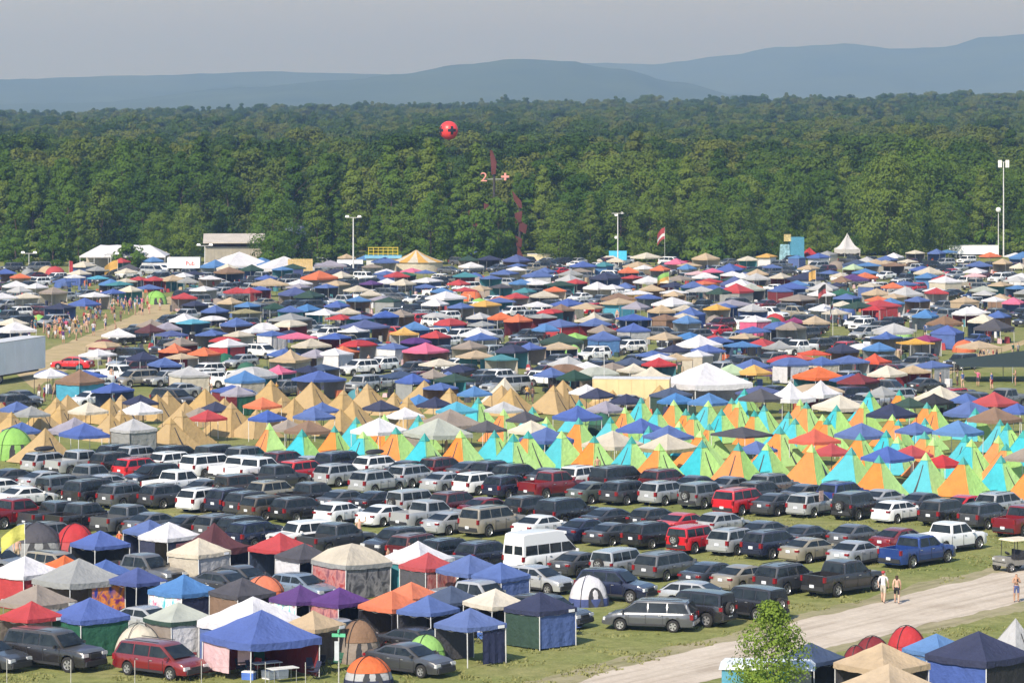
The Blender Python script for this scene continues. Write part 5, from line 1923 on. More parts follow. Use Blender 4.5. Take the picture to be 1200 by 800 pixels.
# nearest ones as things of their own, the rest as one mass each
n_can = sum(1 for it in ITEMS if it[2] == 'canopy')
n_car = sum(1 for it in ITEMS if it[2] == 'car')
far.sort(key=lambda a: a[1])
farcars.sort(key=lambda a: a[1])
solo, rest = far[:300 - n_can], far[300 - n_can:]
for i, (x, y, s, c, wl) in enumerate(solo):
    bk = rnd.choice(SHADE_BACKW)  # colour of the added back walls that darken the inside
    place_canopy(x, y, s, c, FAR, rnd.uniform(25, 65), ([('L', wl), ('R', wl)] if wl else []) + ([('B', bk), ('K', bk)] if rnd.random() < .6 else []), detail=1, seed=i, eave=rnd.uniform(1.8, 2.2), style=rnd.choice(['hip'] * 7 + ['tall', 'dome']), rise=s * rnd.uniform(.17, .31), oblong=rnd.choice([1, 1, 1, 1.35]), extra_desc=(' with %s side wall' % wl if wl else ' '))
for (x, y, kd, c, hd) in farcars[:300 - n_car]:
    place_car(kd, c, x, y, hd + rnd.uniform(-8, 8), FAR, False)
for (x, y, r, c) in fardomes:
    t = obj('dome_tent', dome_mb(r, r * .85, r * .95, 0, 1, 16, 6).mesh("dome_tent", [fabric(c)], 50), None, (x, y, 0), rnd.uniform(0, 3))
    t['category'] = 'tent'
    item(t, c + ' dome tent', 'tent', FAR)


def far_canopy_mass():
    cols = sorted(set([a[3] for a in rest] + [a[4] for a in rest if a[4]] + SHADE_BACKW))
    idx = {c: i for i, c in enumerate(cols)}
    small = [roof_mb('hip', s, 4) for s in range(4)]
    m = MB()
    for k, (x, y, s, c, wl) in enumerate(rest):
        rot = R(rnd.uniform(20, 70))
        m.merge(small[k % 4], (x, y, 2.05), idx[c], rot, (s / 2 * rnd.choice([1, 1, 1.3]), s / 2, rnd.uniform(.16, .30) * s))
        h = s / 2 * .95
        for (a, b) in ((-h, -h), (h, -h), (-h, h), (h, h)):
            leg = MB().tube((a, b, 0), (a, b, 2.05), .03, .03, 4, 0, False)
            m.merge(leg, (x, y, 0), idx['grey'], rot)
        if rnd.random() < .6:  # back walls added here too, shutting out the light behind
            w = MB().add([(h, -h, .08), (h, h, .08), (h, h, 2.0), (h, -h, 2.0), (-h, h, .08), (-h, h, 2.0)], [(0, 1, 2, 3), (1, 4, 5, 2)])
            m.merge(w, (x, y, 0), idx[rnd.choice(SHADE_BACKW)], rot)
        if wl:
            w = MB().add([(-h, -h, .08), (h, -h, .08), (h, -h, 2.0), (-h, -h, 2.0), (-h, h, .08), (-h, h, 2.0)], [(0, 1, 2, 3), (4, 0, 3, 5)])
            m.merge(w, (x, y, 0), idx[wl], rot)
    o = obj("far_canopies", m.mesh("far_canopies", [fabric(c) for c in cols], 24))
    tag(o, 'mass of small pop-up canopies of every colour toward the trees', 'canopies', kind='stuff')


def far_car_mass():
    lst = farcars[300 - n_car:]
    cols = sorted(set(a[3] for a in lst))
    mats = [paint(c) for c in cols] + CARMATS[1:]
    m = MB()
    for (x, y, kd, c, hd) in lst:
        wh = CARLIB[kd][2]
        o = len(m.v)
        rot = R(90 - hd)
        cc, ss = math.cos(rot), math.sin(rot)
        m.v += [(p[0] * cc - p[1] * ss + x, p[0] * ss + p[1] * cc + y, p[2]) for p in wh.v]
        m.f += [tuple(i + o for i in f) for f in wh.f]
        ci = cols.index(c)
        m.m += [ci if mi == 0 else len(cols) + mi - 1 for mi in wh.m]
    if m.v:
        o = obj("far_cars", m.mesh("far_cars", mats, 35))
        tag(o, 'mass of parked cars between the most distant canopies', 'cars', kind='stuff')


far_canopy_mass()
far_car_mass()
# gear lying about between the far tents: bags, boxes, bins, chairs too small to pick apart
def camp_gear():
    g = random.Random(17)
    cols = ['navy', 'dark grey', 'red', 'white', 'blue', 'dark green', 'tan', 'black', 'grey', 'teal', 'orange', 'pale pink']
    m = MB()
    for (x, y, *_) in far:
        for k in range(g.randint(3, 7)):
            px, py = x + g.uniform(-2.2, 2.2), y + g.uniform(-2.4, 1.6)
            w, d, h = g.uniform(.25, .8), g.uniform(.25, .6), g.uniform(.25, 1.0)
            bb = MB().box((0, 0, h / 2), (w, d, h), 0, g.uniform(.6, 1.0))
            m.merge(bb, (px, py, 0), g.randrange(len(cols)), g.uniform(0, 3))
    o = obj("camp_gear", m.mesh("camp_gear", [fabric(c) for c in cols]))
    tag(o, 'jumble of bags, bins and chairs on the ground under the far canopies', 'camp gear', kind='stuff')


camp_gear()
print("counts", len(far), len(farcars), len(fardomes), n_can, n_car)

# ================================================================== LARGE TENTS, BUILDINGS, TRAILERS
WHITEFAB = fabric('white')


def marquee(px0, px1, py_ridge, py_base, label, depth=9.0, hipped=True, eave=.60, colr='white'):
    b0, b1 = at(px0, py_base), at(px1, py_base)
    L = b1.x - b0.x
    h = b0.y / F * (py_base - py_ridge)
    e = h * eave
    t = thing('marquee', ((b0.x + b1.x) / 2, b0.y + depth / 2, 0), 0, label, 'tent')
    a, w = L / 2, depth / 2
    k = a - (w * .75 if hipped else 0)
    m = MB()
    n = 6
    bays = 6
    for j in range(bays + 1):
        u = -1 + 2 * j / bays
        sag = .10 * (j % 2)
        m.v += [(u * a, -w, e), (u * k, 0, h - sag), (u * a, w, e)]
    for j in range(bays):
        o = 3 * j
        m.f += [(o, o + 3, o + 4, o + 1), (o + 1, o + 4, o + 5, o + 2)]
    m.f += [(0, 1, 2), (3 * bays, 3 * bays + 2, 3 * bays + 1)]
    m.m = [0] * len(m.f)
    obj("roof", m.mesh("roof", [fabric(colr)], 15), t)
    obj("valance", MB().box((0, -w - .01, e - .14), (L, .03, .30)).mesh("valance", [fabric(colr)]), t)
    obj("wall_panel", MB().box((0, w - .1, e / 2), (L * .98, .04, e)).mesh("wall_panel", [fabric('beige')]), t)
    for j in range(bays + 1):
        u = -1 + 2 * j / bays
        obj("pole", MB().tube((u * a * .985, -w + .05, 0), (u * a * .985, -w + .05, e), .05, .05, 6).mesh("pole", [STEEL]), t)
    return t


marquee(93, 194, 288, 318, 'long white marquee at the edge of the trees behind a small tree')
marquee(700, 730, 300, 314, 'short tan-walled white stall tent near the antenna mast', 5, True, .6, 'cream')


def peak_tent(px, py_peak, py_base, hw_px, colr, label, stripes=None, style='hip', wall='light grey', ratio=.45):
    b = at(px, py_base)
    s = scale_at(b.y)
    h = (py_base - py_peak) / s
    half = hw_px / s / 1.18
    t = thing('peaked_tent', (b.x, b.y + half, 0), R(28), label, 'tent')
    e = h * ratio
    if stripes:
        m = MB()
        n = 32
        for (r, z) in ((1, e), (.66, e + (h - e) * .26), (.33, e + (h - e) * .58), (.02, h)):
            for k in range(n):
                a = 2 * math.pi * k / n
                m.v.append((half * 1.18 * r * math.cos(a), half * 1.18 * r * math.sin(a), z))
        for j in range(3):
            for k in range(n):
                p, q = j * n + k, j * n + (k + 1) % n
                m.f.append((p, q, q + n, p + n))
                m.m.append((k // 2) % 2)
        obj("roof", m.mesh("roof", [fabric('cream'), fabric(stripes)], 30), t)
        obj("wall_panel", MB().tube((0, 0, 0), (0, 0, e), half * 1.12, half * 1.12, 24, 0, False).mesh("wall_panel", [fabric('cream')], 30), t)
    else:
        ro = obj("roof", ROOFMESH[style][1], t, (0, 0, e), 0, (half, half, h - e), fabric(colr))
        ro.material_slots[1].link = 'OBJECT'
        ro.material_slots[1].material = fabric(colr)
        for sx in (-1, 1):
            for sy in (-1, 1):
                obj("pole", MB().tube((sx * half * .96, sy * half * .96, 0), (sx * half * .96, sy * half * .96, e), .05, .05, 6).mesh("pole", [STEEL]), t)
        if wall:
            for rz in (180, 90):
                w = obj("wall_panel", WALLS[(0, (-1, 1))], t, (-half * .95 * math.sin(R(rz)) * -1, half * .95 * -math.cos(R(rz)), e), R(rz), (half * .95, 1, e * .97), fabric(wall))
    return t


peak_tent(278, 296, 323, 38, 'white', 'large white peaked tent in front of the grey barn')
peak_tent(331, 301, 325, 32, 'white', 'white peaked tent beside the tan board fence')
peak_tent(487, 294, 319, 33, 'cream', 'round cream and yellow striped show tent', 'yellow')
peak_tent(194, 295, 315, 11, 'yellow', 'small yellow and white tent beside the white marquee', 'yellow')
peak_tent(994, 273, 301, 13, 'white', 'tall pointed white tent against the woods', style='tall', wall='taupe', ratio=.34)
peak_tent(949, 290, 304, 8, 'red', 'small booth with red roof and white walls', wall='white')
t = peak_tent(830, 427, 475, 47, 'white', 'large white peaked tent behind the coloured pyramid tents', wall='white', ratio=.52)

# barn
b = at(238, 318)
bw = (308 - 238) / scale_at(650)
bx = (273 - 600) / F * 690
t = thing('barn', ((273 - 600) / F * 652, 655, 0), R(4), 'grey barn with pale roof standing among the trees', 'building')
hgt = 6.0
CORR = simple('corrugated_grey', (.34, .31, .26), .6, .2, .12, .8)
obj("wall", MB().box((0, 0, hgt * .31), (bw * .97, 9, hgt * .62)).mesh("wall", [CORR]), t)
for k in range(16):
    obj("rib", MB().box((-bw * .48 + bw * .96 * (k + .5) / 16, -4.53, hgt * .31), (.08, .06, hgt * .60)).mesh("rib", [CORR]), t)
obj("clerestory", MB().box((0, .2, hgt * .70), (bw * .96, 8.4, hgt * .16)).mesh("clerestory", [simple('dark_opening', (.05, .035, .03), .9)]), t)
a2, z1, z2 = bw * .515, hgt * .77, hgt * 1.02
m = MB()
m.add([(-a2, -5.6, z1), (a2, -5.6, z1), (a2, 0, z2), (-a2, 0, z2), (a2, 5.6, z1), (-a2, 5.6, z1)], [(0, 1, 2, 3), (3, 2, 4, 5)])
m.add([(-a2, -5.6, z1 - .2), (a2, -5.6, z1 - .2), (a2, 5.6, z1 - .2), (-a2, 5.6, z1 - .2), (-a2, -5.6, z1 - .003), (a2, -5.6, z1 - .003), (a2, 5.6, z1 - .003), (-a2, 5.6, z1 - .003)], [(0, 1, 5, 4), (3, 2, 1, 0), (2, 3, 7, 6), (0, 4, 7, 3), (1, 2, 6, 5)])
obj("roof", m.mesh("roof", [simple('pale_roofing', (.46, .42, .37), .6, .1, .1, .5)]), t)

t = thing('cabin', ((357 - 600) / F * 700, 700, 0), R(-3), 'dark blue-grey cabin half hidden by trees beside the barn', 'building')
obj("wall", MB().box((0, 0, 2.2), (7.0, 6, 4.4)).mesh("wall", [simple('dark_board', (.07, .075, .09), .8)]), t)
obj("roof", MB().add([(-3.8, -3.4, 4.4), (3.8, -3.4, 4.4), (3.8, 3.4, 4.4), (-3.8, 3.4, 4.4), (-3.8, 0, 6.2), (3.8, 0, 6.2)], [(0, 1, 5, 4), (2, 3, 4, 5), (0, 4, 3), (1, 2, 5)]).mesh("roof", [simple('slate_blue_roof', (.10, .12, .16), .6)]), t)

# tan board fence beside the white tents
t = thing('board_fence', at(352, 326), R(6), 'tan board fence panel beside the white peaked tents', 'fence')
for k in range(10):
    obj("board", MB().box((-2 + k * .44, (k % 2) * .02, 1.7), (.42, .04, 3.4)).mesh("board", [simple('tan_board', (.50, .36, .16), .8)]), t)
for z in (.6, 2.9):
    obj("rail", MB().box((0, .07, z), (4.5, .06, .12)).mesh("rail", [simple('tan_board', (.50, .36, .16), .8)]), t)


def text_mesh(s, size, mat, ext=.02):
    cu = bpy.data.curves.new("text", 'FONT')
    cu.body = s
    cu.size = size
    cu.extrude = ext
    cu.align_x = 'CENTER'
    cu.align_y = 'CENTER'
    o = bpy.data.objects.new("text", cu)
    COL.objects.link(o)
    dg = bpy.context.evaluated_depsgraph_get()
    me = bpy.data.meshes.new_from_object(o.evaluated_get(dg))
    bpy.data.objects.remove(o)
    bpy.data.curves.remove(cu)
    me.materials.clear()
    me.materials.append(mat)
    return me


def box_trailer(px0, px1, py_top, py_base, rz, label, depth=2.6, mat=None, text=None, wheels=True, name='box_trailer'):
    b0, b1 = at(px0, py_base), at(px1, py_base)
    L = (b1.x - b0.x) / max(.3, math.cos(R(rz)))
    h = b0.y / F * (py_base - py_top)
    mat = mat or simple('trailer_white', (.84, .85, .88), .45, 0, .06, .4)
    t = thing(name, ((b0.x + b1.x) / 2, (b0.y + b1.y) / 2 + depth / 2, 0), R(rz), label, 'trailer')
    z0 = .9 if wheels else .1
    m = MB()
    m.box((0, 0, (h + z0) / 2), (L, depth, h - z0))
    obj("body", m.mesh("body", [mat]), t)
    for k in range(int(L / 1.2) + 1):
        x = -L / 2 + .06 + k * (L - .12) / int(L / 1.2)
        obj("rib", MB().box((x, -depth / 2 - .02, (h + z0) / 2), (.07, .05, h - z0 - .1)).mesh("rib", [mat]), t)
    obj("top_rail", MB().box((0, 0, h + .03), (L + .04, depth + .08, .08)).mesh("top_rail", [simple('rail_grey', (.55, .55, .56), .5)]), t)
    if wheels:
        for xx in (-L * .36, -L * .36 + 1.15 * 7 / max(7, L)):
            for sy in (-1, 1):
                obj("wheel", CARLIB['pickup'][0][[p[0] for p in CARLIB['pickup'][0]].index('wheel')][1], t, (xx, sy * (depth / 2 - .2), .46), 0, (1.1, 1, 1.1))
        obj("chassis", MB().box((0, 0, .72), (L * .96, depth * .5, .22)).mesh("chassis", [TRIM]), t)
    if text:
        tm = text_mesh(text[0], text[1], text[2])
        o = obj("lettering", tm, t, (text[3], -depth / 2 - .06, h * .62))
        o.rotation_euler = (R(90), 0, 0)
    return t


t = box_trailer(-26, 60, 404, 452, 14, 'long white box trailer parked beside the dirt track', 2.6)
t.location = (-54.4, 365.6, 0)
t.rotation_euler = (0, 0, R(73.6))
t.scale = (1.95, 1, 1.0)
box_trailer(166, 199, 309, 319, 0, 'small white food trailer by the white marquee', 2.4)
box_trailer(196, 234, 302, 320, 0, 'white food trailer with red lettering beside the barn', 2.4, None, ('Pub', 1.1, simple('sign_red', (.62, .03, .04), .5), 1.2))
box_trailer(1112, 1170, 288, 303, 0, 'long plain white container trailer before the woods', 2.8)
box_trailer(395, 425, 305, 319, 0, 'small cream vendor trailer beside the lamp post', 2.4)
CONT = simple('container_tan', (.60, .47, .25), .6, 0, .1, .6)
box_trailer(696, 786, 444, 476, -6, 'tan shipping container among the tents', 2.6, CONT, None, False, 'shipping_container')
box_trailer(618, 652, 298, 309, 0, 'cream stall container below the rusty sculpture', 2.4, simple('stall_cream', (.62, .55, .38), .7), None, False, 'stall_container')

# kiosk with blue roof and yellow railing
t = thing('kiosk', at(449, 318), 0, 'pale kiosk with blue roof and yellow rooftop railing', 'kiosk')
s = scale_at(at(449, 318).y)
obj("wall", MB().box((0, 1.4, 1.2), (6.2, 2.6, 2.4)).mesh("wall", [simple('kiosk_wall', (.55, .56, .55), .7)]), t)
obj("roof", MB().box((0, 1.4, 2.65), (6.8, 3.4, .5)).mesh("roof", [simple('kiosk_roof', (.16, .38, .55), .6)]), t)
YEL = simple('rail_yellow', (.62, .48, .05), .5)
for z in (3.3, 3.9, 4.4):
    obj("railing", MB().box((0, -.2, z), (5.6, .08, .10)).mesh("railing", [YEL]), t)
for k in range(7):
    obj("railing_post", MB().box((-2.7 + k * .9, -.2, 3.6), (.08, .07, 1.6)).mesh("railing_post", [YEL]), t)
obj("counter", MB().box((0, -.05, 1.1), (5.0, .4, .12)).mesh("counter", [STEEL]), t)

# blue art panels at the woods' edge
t = thing('blue_booth', at(933, 305), R(20), 'blue boxy booth with yellow top panel beside the red-roofed booth', 'booth')
obj("wall", MB().box((0, 0, 2.3), (2.4, 2.4, 4.6)).mesh("wall", [simple('booth_blue', (.08, .27, .42), .7)]), t)
obj("side_panel", MB().box((-2.4, .2, 1.6), (2.3, .4, 3.2), 0, .8).mesh("side_panel", [simple('booth_pale', (.25, .42, .50), .7, 0, .5, 2)]), t)
obj("sign_board", MB().box((-1.9, 0, 4.5), (1.4, .3, 1.4)).mesh("sign_board", [simple('booth_yellow', (.52, .42, .20), .7, 0, .4, 3)]), t)
t = thing('blue_sign', at(724, 311), 0, 'bright blue square sign panel at the foot of the antenna mast', 'sign')
obj("panel", MB().box((0, 0, 1.9), (3.4, .2, 1.8)).mesh("panel", [simple('sign_cyan', (.06, .42, .66), .6)]), t)
for sx in (-1, 1):
    obj("post", MB().tube((sx * 1.3, 0, 0), (sx * 1.3, 0, 1.2), .06, .06, 6).mesh("post", [GALV]), t)

# purple banner below the yellow canopy
b = at(890, 458)
t = thing('purple_banner', b, R(-8), 'purple banner with white lettering hung below the yellow canopy', 'banner')
obj("cloth", MB().box((0, 0, 1.9), (2.7, .03, .75)).mesh("cloth", [fabric('purple')]), t)
m = MB()
for x, w in ((-.72, .26), (-.34, .24), (-.06, .12), (.14, .18), (.38, .12), (.72, .30)):
    m.box((x, -.03, 1.9), (w, .02, .36))
obj("lettering", m.mesh("lettering", [simple('letter_white', (.75, .72, .78), .7)]), t)
for sx in (-1, 1):
    obj("post", MB().tube((sx * 1.36, 0, 0), (sx * 1.36, 0, 2.4), .025, .025, 6).mesh("post", [STEEL]), t)

# dark shade netting at the right edge
t = thing('shade_netting', at(1196, 448), R(0), 'dark green shade netting stretched on posts beside the grass strip', 'shade')
m = MB()
for j in range(5):
    for i in range(9):
        u, v = i / 8, j / 4
        m.v.append((-6.5 + u * 18, -1 + v * 7, 1.7 + v * (.3 + u * 2.3) - .25 * math.sin(math.pi * u) * math.sin(math.pi * v)))
for j in range(4):
    for i in range(8):
        a = j * 9 + i
        m.f.append((a, a + 1, a + 10, a + 9))
        m.m.append(0)
obj("net", m.mesh("net", [simple('net_green', (.018, .030, .026), .9)], 60), t)
for x in (-6.3, -1, 4, 10):
    for y, dz in ((-1, 0), (6, .5)):
        obj("post", MB().tube((x, y, 0), (x, y, 1.7 + (0 if dz == 0 else .3 + (x + 6.5) / 18 * 2.3)), .04, .04, 6).mesh("post", [GALV]), t)

# ================================================================== POLES, BALLOON, SCULPTURE
LAMPW = simple('lamp_head', (.80, .80, .78), .4)


def light_pole(px, py_top, py_base, label, heads=2, ball=False, d=None, r=.16):
    b = at(px, py_base)
    h = b.y / F * (py_base - py_top)
    t = thing('light_pole', b, 0, label, 'light pole')
    obj("mast", MB().tube((0, 0, 0), (0, 0, h), r, r * .6, 8).mesh("mast", [STEEL], 60), t)
    if ball:
        m = MB()
        m.lathe([(.01, -.55), (.4, -.42), (.58, 0), (.4, .42), (.01, .55)], 12)
        obj("lamp", m.mesh("lamp", [LAMPW], 60), t, (0, 0, h))
    else:
        obj("crossbar", MB().box((0, 0, h), (2.4, .15, .15)).mesh("crossbar", [GALV]), t)
        for k in range(heads):
            x = -1.1 + 2.2 * k / max(1, heads - 1)
            obj("lamp", MB().box((x, -.1, h + .22), (.75, .5, .35), 0, .7).mesh("lamp", [LAMPW]), t)
    return t


light_pole(414, 255, 322, 'tall floodlight pole with two heads in front of the woods')
light_pole(1170, 246, 300, 'shorter pole with a round white lamp by the container trailer', ball=True, r=.12)
t = light_pole(1176, 190, 301, 'tallest pole with panel antennas by the container trailer', 0)
h = at(1176, 301).y / F * 111
for x in (-.95, -.55, .55, .95):
    obj("antenna_panel", MB().box((x, -.15, h - .35), (.32, .15, 1.5)).mesh("antenna_panel", [LAMPW]), t)
t = light_pole(724, 250, 313, 'antenna mast with small dishes above the blue sign', 0, r=.13)
h = at(724, 313).y / F * 63
for (x, z, r) in ((-.35, h - .2, .35), (.75, h + .1, .25), (-.4, h - 4.5, .3)):
    m = MB()
    m.lathe([(r, 0), (r * .8, .18), (.02, .26)], 10, 0, 'y')
    obj("dish", m.mesh("dish", [LAMPW], 60), t, (x, -.2, z))
light_pole(34, 297, 318, 'small twin lamp post beside the far left trees', 2, r=.09)
light_pole(130, 298, 322, 'small twin lamp post near the long marquee', 2, r=.09)
light_pole(240, 288, 322, 'pole with twin lamps beside the barn wall', 2, r=.09)

flag_pole(779, 266, 309, ['flag red', 'white', 'flag red'], 1.5, 2.2, 175, 'red and white flag on a pole against the woods', seed=1, droop=.9)
flag_pole(976, 345, 398, ['dark green', 'white', 'flag red'], 1.7, 1.6, 250, 'green, white and red flag drooping from a tall pole', seed=2, droop=.9)
flag_pole(968, 332, 380, ['black', 'flag red'], 1.2, 1.3, 200, 'black and red flag on a thin pole behind the tricolour', seed=3, droop=.6)
flag_pole(29, 612, 676, ['lemon yellow'], 1.5, .95, 196, 'yellow flag flying from a white pole in the front camp', seed=4, r=.03, droop=.55)
flag_pole(81, 305, 330, ['flag red'], .7, 2.4, 0, 'red feather banner near the marquee', seed=5)
flag_pole(784, 318, 345, ['lime', 'yellow'], 2.2, 1.4, 200, 'lime and yellow flag over the far canopies', seed=6, droop=.4)
flag_pole(138, 304, 330, ['yellow'], 2.4, 1.5, 180, 'yellow banner near the small round tree', seed=7, droop=.5)
flag_pole(708, 405, 470, ['white'], .5, .3, 180, 'thin white pole leaning above the shipping container', seed=8, r=.04)
flag_pole(956, 316, 346, ['yellow'], 1.2, 1.4, 190, 'small yellow flag among the far canopies', seed=9, droop=.3)

# balloon with black crosses
D = 690.0
p = at_d(526, 153, D)
rb = 11 / F * D
t = thing('balloon', (p.x, p.y, p.z), 0, 'red round balloon marked with black crosses floating above the woods', 'balloon')
m = MB()
prof = [(max(.004, rb * math.sin(math.pi * k / 16)), -rb * math.cos(math.pi * k / 16)) for k in range(17)]
m.lathe(prof, 28)
obj("envelope", m.mesh("envelope", [simple('balloon_red', (.66, .045, .04), .35, 0, .04, .3)], 80), t)
for az in (-62, 22, 110, 200):
    m = MB()
    nrm = Vector((math.sin(R(az)), -math.cos(R(az)), .02))
    tx, tz = Vector((math.cos(R(az)), math.sin(R(az)), 0)), Vector((0, 0, 1))
    cells = [(0, 0), (1, 0), (-1, 0), (0, 1), (0, -1)]
    q = rb * .17
    for (i, j) in cells:
        vs = []
        for bz in range(3):
            for ax in range(3):
                v = nrm * rb + tx * (i * 2 + ax - 1) * q + tz * (j * 2 + bz - 1) * q
                vs.append(v.normalized() * rb * 1.008)
        m.add(vs, [(a, a + 1, a + 4, a + 3) for a in (0, 1, 3, 4)])
    obj("cross", m.mesh("cross", [simple('balloon_black', (.012, .012, .014), .5)], 80), t)
q = at_d(531, 305, D)
obj("tether", MB().tube((0, 0, -rb), (q.x - p.x, 0, -p.z), .012, .012, 5).mesh("tether", [DARKSTEEL]), t)
obj("valve", MB().tube((0, 0, -rb - .25), (0, 0, -rb + .1), .10, .22, 8).mesh("valve", [TRIM]), t)

# rusty sculpture with the figure 2 and a plus
D = 688.0
b = at_d(580, 300, D)
t = thing('sculpture', (b.x, D, 0), 0, 'tall rusty plate sculpture carrying a pink 2 and plus sign', 'sculpture')
RUST = simple('rust_plate', (.090, .024, .020), .8, .2, .35, .6)
PINK = simple('sign_pink', (.62, .26, .22), .6)


def sp(px, py):
    v = at_d(px, py, D)
    return (v.x - b.x, 0, v.z)


def plate(pts, y=0.0, th=.35):
    m = MB()
    q = [sp(*a) for a in pts]
    n = len(q)
    m.add([(x, y - th / 2, z) for x, _, z in q] + [(x, y + th / 2, z) for x, _, z in q],
          [tuple(range(n)), tuple(range(2 * n - 1, n - 1, -1))] + [(k, k + n, (k + 1) % n + n, (k + 1) % n) for k in range(n)])
    obj("plate", m.mesh("plate", [RUST]), t)


obj("mast", MB().tube((sp(579, 205)[0], 0, 0), sp(579, 182), .30, .22, 8).mesh("mast", [simple('mast_dark', (.05, .045, .045), .7, .3)]), t)
obj("mast", MB().tube((sp(609, 300)[0], 0, 0), sp(609, 240), .36, .22, 8).mesh("mast", [simple('mast_dark', (.05, .045, .045), .7, .3)]), t)
obj("mast", MB().tube((sp(554, 300)[0], 0, 0), sp(554, 250), .30, .22, 8).mesh("mast", [simple('mast_dark', (.05, .045, .045), .7, .3)]), t)
plate([(574, 176), (577, 176), (582, 190), (581, 204), (576, 205), (575, 190)], -.4)
plate([(600, 223), (604, 228), (611, 236), (612, 244), (608, 243), (602, 234)], -.4)
plate([(603, 250), (612, 247), (611, 260), (604, 262)], -.5)
plate([(609, 258), (618, 264), (616, 274), (608, 270)], -.3)
plate([(604, 276), (612, 280), (611, 290), (605, 288)], -.5)
plate([(549, 247), (557, 245), (560, 265), (549, 265)], -.4)
plate([(567, 238), (573, 240), (573, 246), (567, 245)], -.4)
plate([(606, 284), (613, 300), (612, 311), (606, 311)], -.3)
obj("bracket", MB().box(((sp(566, 207)[0] + sp(592, 207)[0]) / 2, 0, sp(580, 210)[2]), (sp(592, 207)[0] - sp(566, 207)[0], .15, .15)).mesh("bracket", [GALV]), t)
o = obj("numeral", text_mesh("2", 2.6, PINK, .15), t, sp(567, 208))
o.rotation_euler = (R(90), 0, 0)
o.scale = (1.15, 1, 1)
o.location.y = -.5
x, _, z = sp(592, 207)
m = MB()
m.box((x, -.5, z), (1.6, .3, .42))
m.box((x, -.5, z + .48), (.42, .3, .54))
m.box((x, -.5, z - .48), (.42, .3, .54))
obj("plus_sign", m.mesh("plus_sign", [PINK]), t)

# ================================================================== FOREGROUND DETAILS
# wire fence along the bottom left: posts and strands
t = thing('wire_fence', at(8, 806), 0, 'wire fence on thin pale posts along the bottom grass', 'fence')
base = at(8, 806)
fp = []
for px in (-70, 8, 83, 158, 236, 311, 358):
    q = at(px, 806 + (px - 8) * .012)
    fp.append((q.x - base.x, q.y - base.y))
    obj("post", MB().tube((fp[-1][0], fp[-1][1], 0), (fp[-1][0], fp[-1][1], 1.45), .020, .020, 6).mesh("post", [simple('post_pale', (.40, .39, .36), .6)]), t)
for z in (.35, .75, 1.15):
    m = MB()
    for a, b2 in zip(fp, fp[1:]):
        m.tube((a[0], a[1], z), (b2[0], b2[1], z), .003, .003, 4, 0, False)
    obj("wire", m.mesh("wire", [DARKSTEEL]), t)

# street-name post
b = at(397, 806)
t = thing('street_sign', b, 0, 'green street name sign on a pale post beside the small banded tent', 'sign')
obj("post", MB().tube((0, 0, 0), (0, 0, 2.70), .035, .035, 7).mesh("post", [simple('post_pale', (.40, .39, .36), .6)]), t)
o = obj("name_plate", MB().box((0, -.04, 2.62), (.68, .03, .17)).mesh("name_plate", [simple('sign_green', (.10, .42, .24), .5)]), t, (0, 0, 0), R(-8))
obj("name_plate", MB().box((0, 0, 2.82), (.06, .36, .14)).mesh("name_plate", [simple('sign_green', (.10, .42, .24), .5)]), t, (0, 0, 0), R(-8))
obj("notice", MB().box((-.10, -.05, 1.85), (.22, .03, .95)).mesh("notice", [simple('notice_grey', (.45, .47, .50), .6)]), t)

# laundry line towels on the big blue canopy
b = at(286, 766, 1.2)
t = thing('hanging_towel', (b.x, b.y, 0), R(12), 'white towel with dark end stripes hanging under the blue canopy', 'towel')
m = wall_mb(3, -.32, .32, 0, 8)
obj("cloth", m.mesh("cloth", [fabric('pale pink')], 60), t, (0, 0, 1.78), 0, (1, 1, 1.1))
obj("stripe", MB().box((0, -.05, .78), (.64, .03, .06)).mesh("stripe", [fabric('black')]), t)

# camp furniture under the front canopies
rnd = random.Random(9)
CHC = ['navy', 'red', 'green', 'blue', 'dark grey', 'teal', 'tan', 'black']
for (px, py, n) in [(300, 796, 5), (345, 797, 4), (470, 770, 2), (560, 752, 3), (640, 752, 3), (330, 660, 2), (430, 700, 2), (505, 700, 2), (215, 735, 2), (120, 655, 2), (585, 700, 2), (1130, 812, 3), (1040, 820, 2), (610, 748, 2), (250, 672, 2), (60, 740, 2), (310, 790, 3), (375, 790, 2), (525, 765, 2), (655, 748, 2), (40, 720, 2), (150, 700, 2), (480, 715, 2), (360, 735, 2), (95, 660, 2), (400, 660, 2), (540, 690, 2), (230, 700, 2)]:
    for k in range(n):
        q = at(px + rnd.uniform(-26, 26), py + rnd.uniform(-5, 5))
        r = rnd.random()
        zn = 'under the front camp canopies' if px < 800 else 'under the canopies beside the road'
        if r < .55:
            camp_chair(q.x, q.y, rnd.uniform(-1.2, 1.2), rnd.choice(CHC), zn)
        elif r < .82:
            cooler(q.x, q.y, rnd.uniform(-1, 1), rnd.choice(['blue', 'red', 'white', 'teal']), zn)
        else:
            folding_table(q.x, q.y, rnd.uniform(-.6, .6), zn)

# young tree in the foreground
b = at(904, 850)
t = thing('young_tree', b, 0, 'slender young tree with light green leaves at the road edge', 'tree')
obj("trunk", trunk_mesh(77, 4.4, .07, 9).mesh("trunk", [BARK], 60), t)
mb = leaf_crown(78, 1.66, 5.7, 120, 54, .082, 'young', 1.3)
obj("crown", mb.mesh("crown", [LEAF_YOUNG]), t)

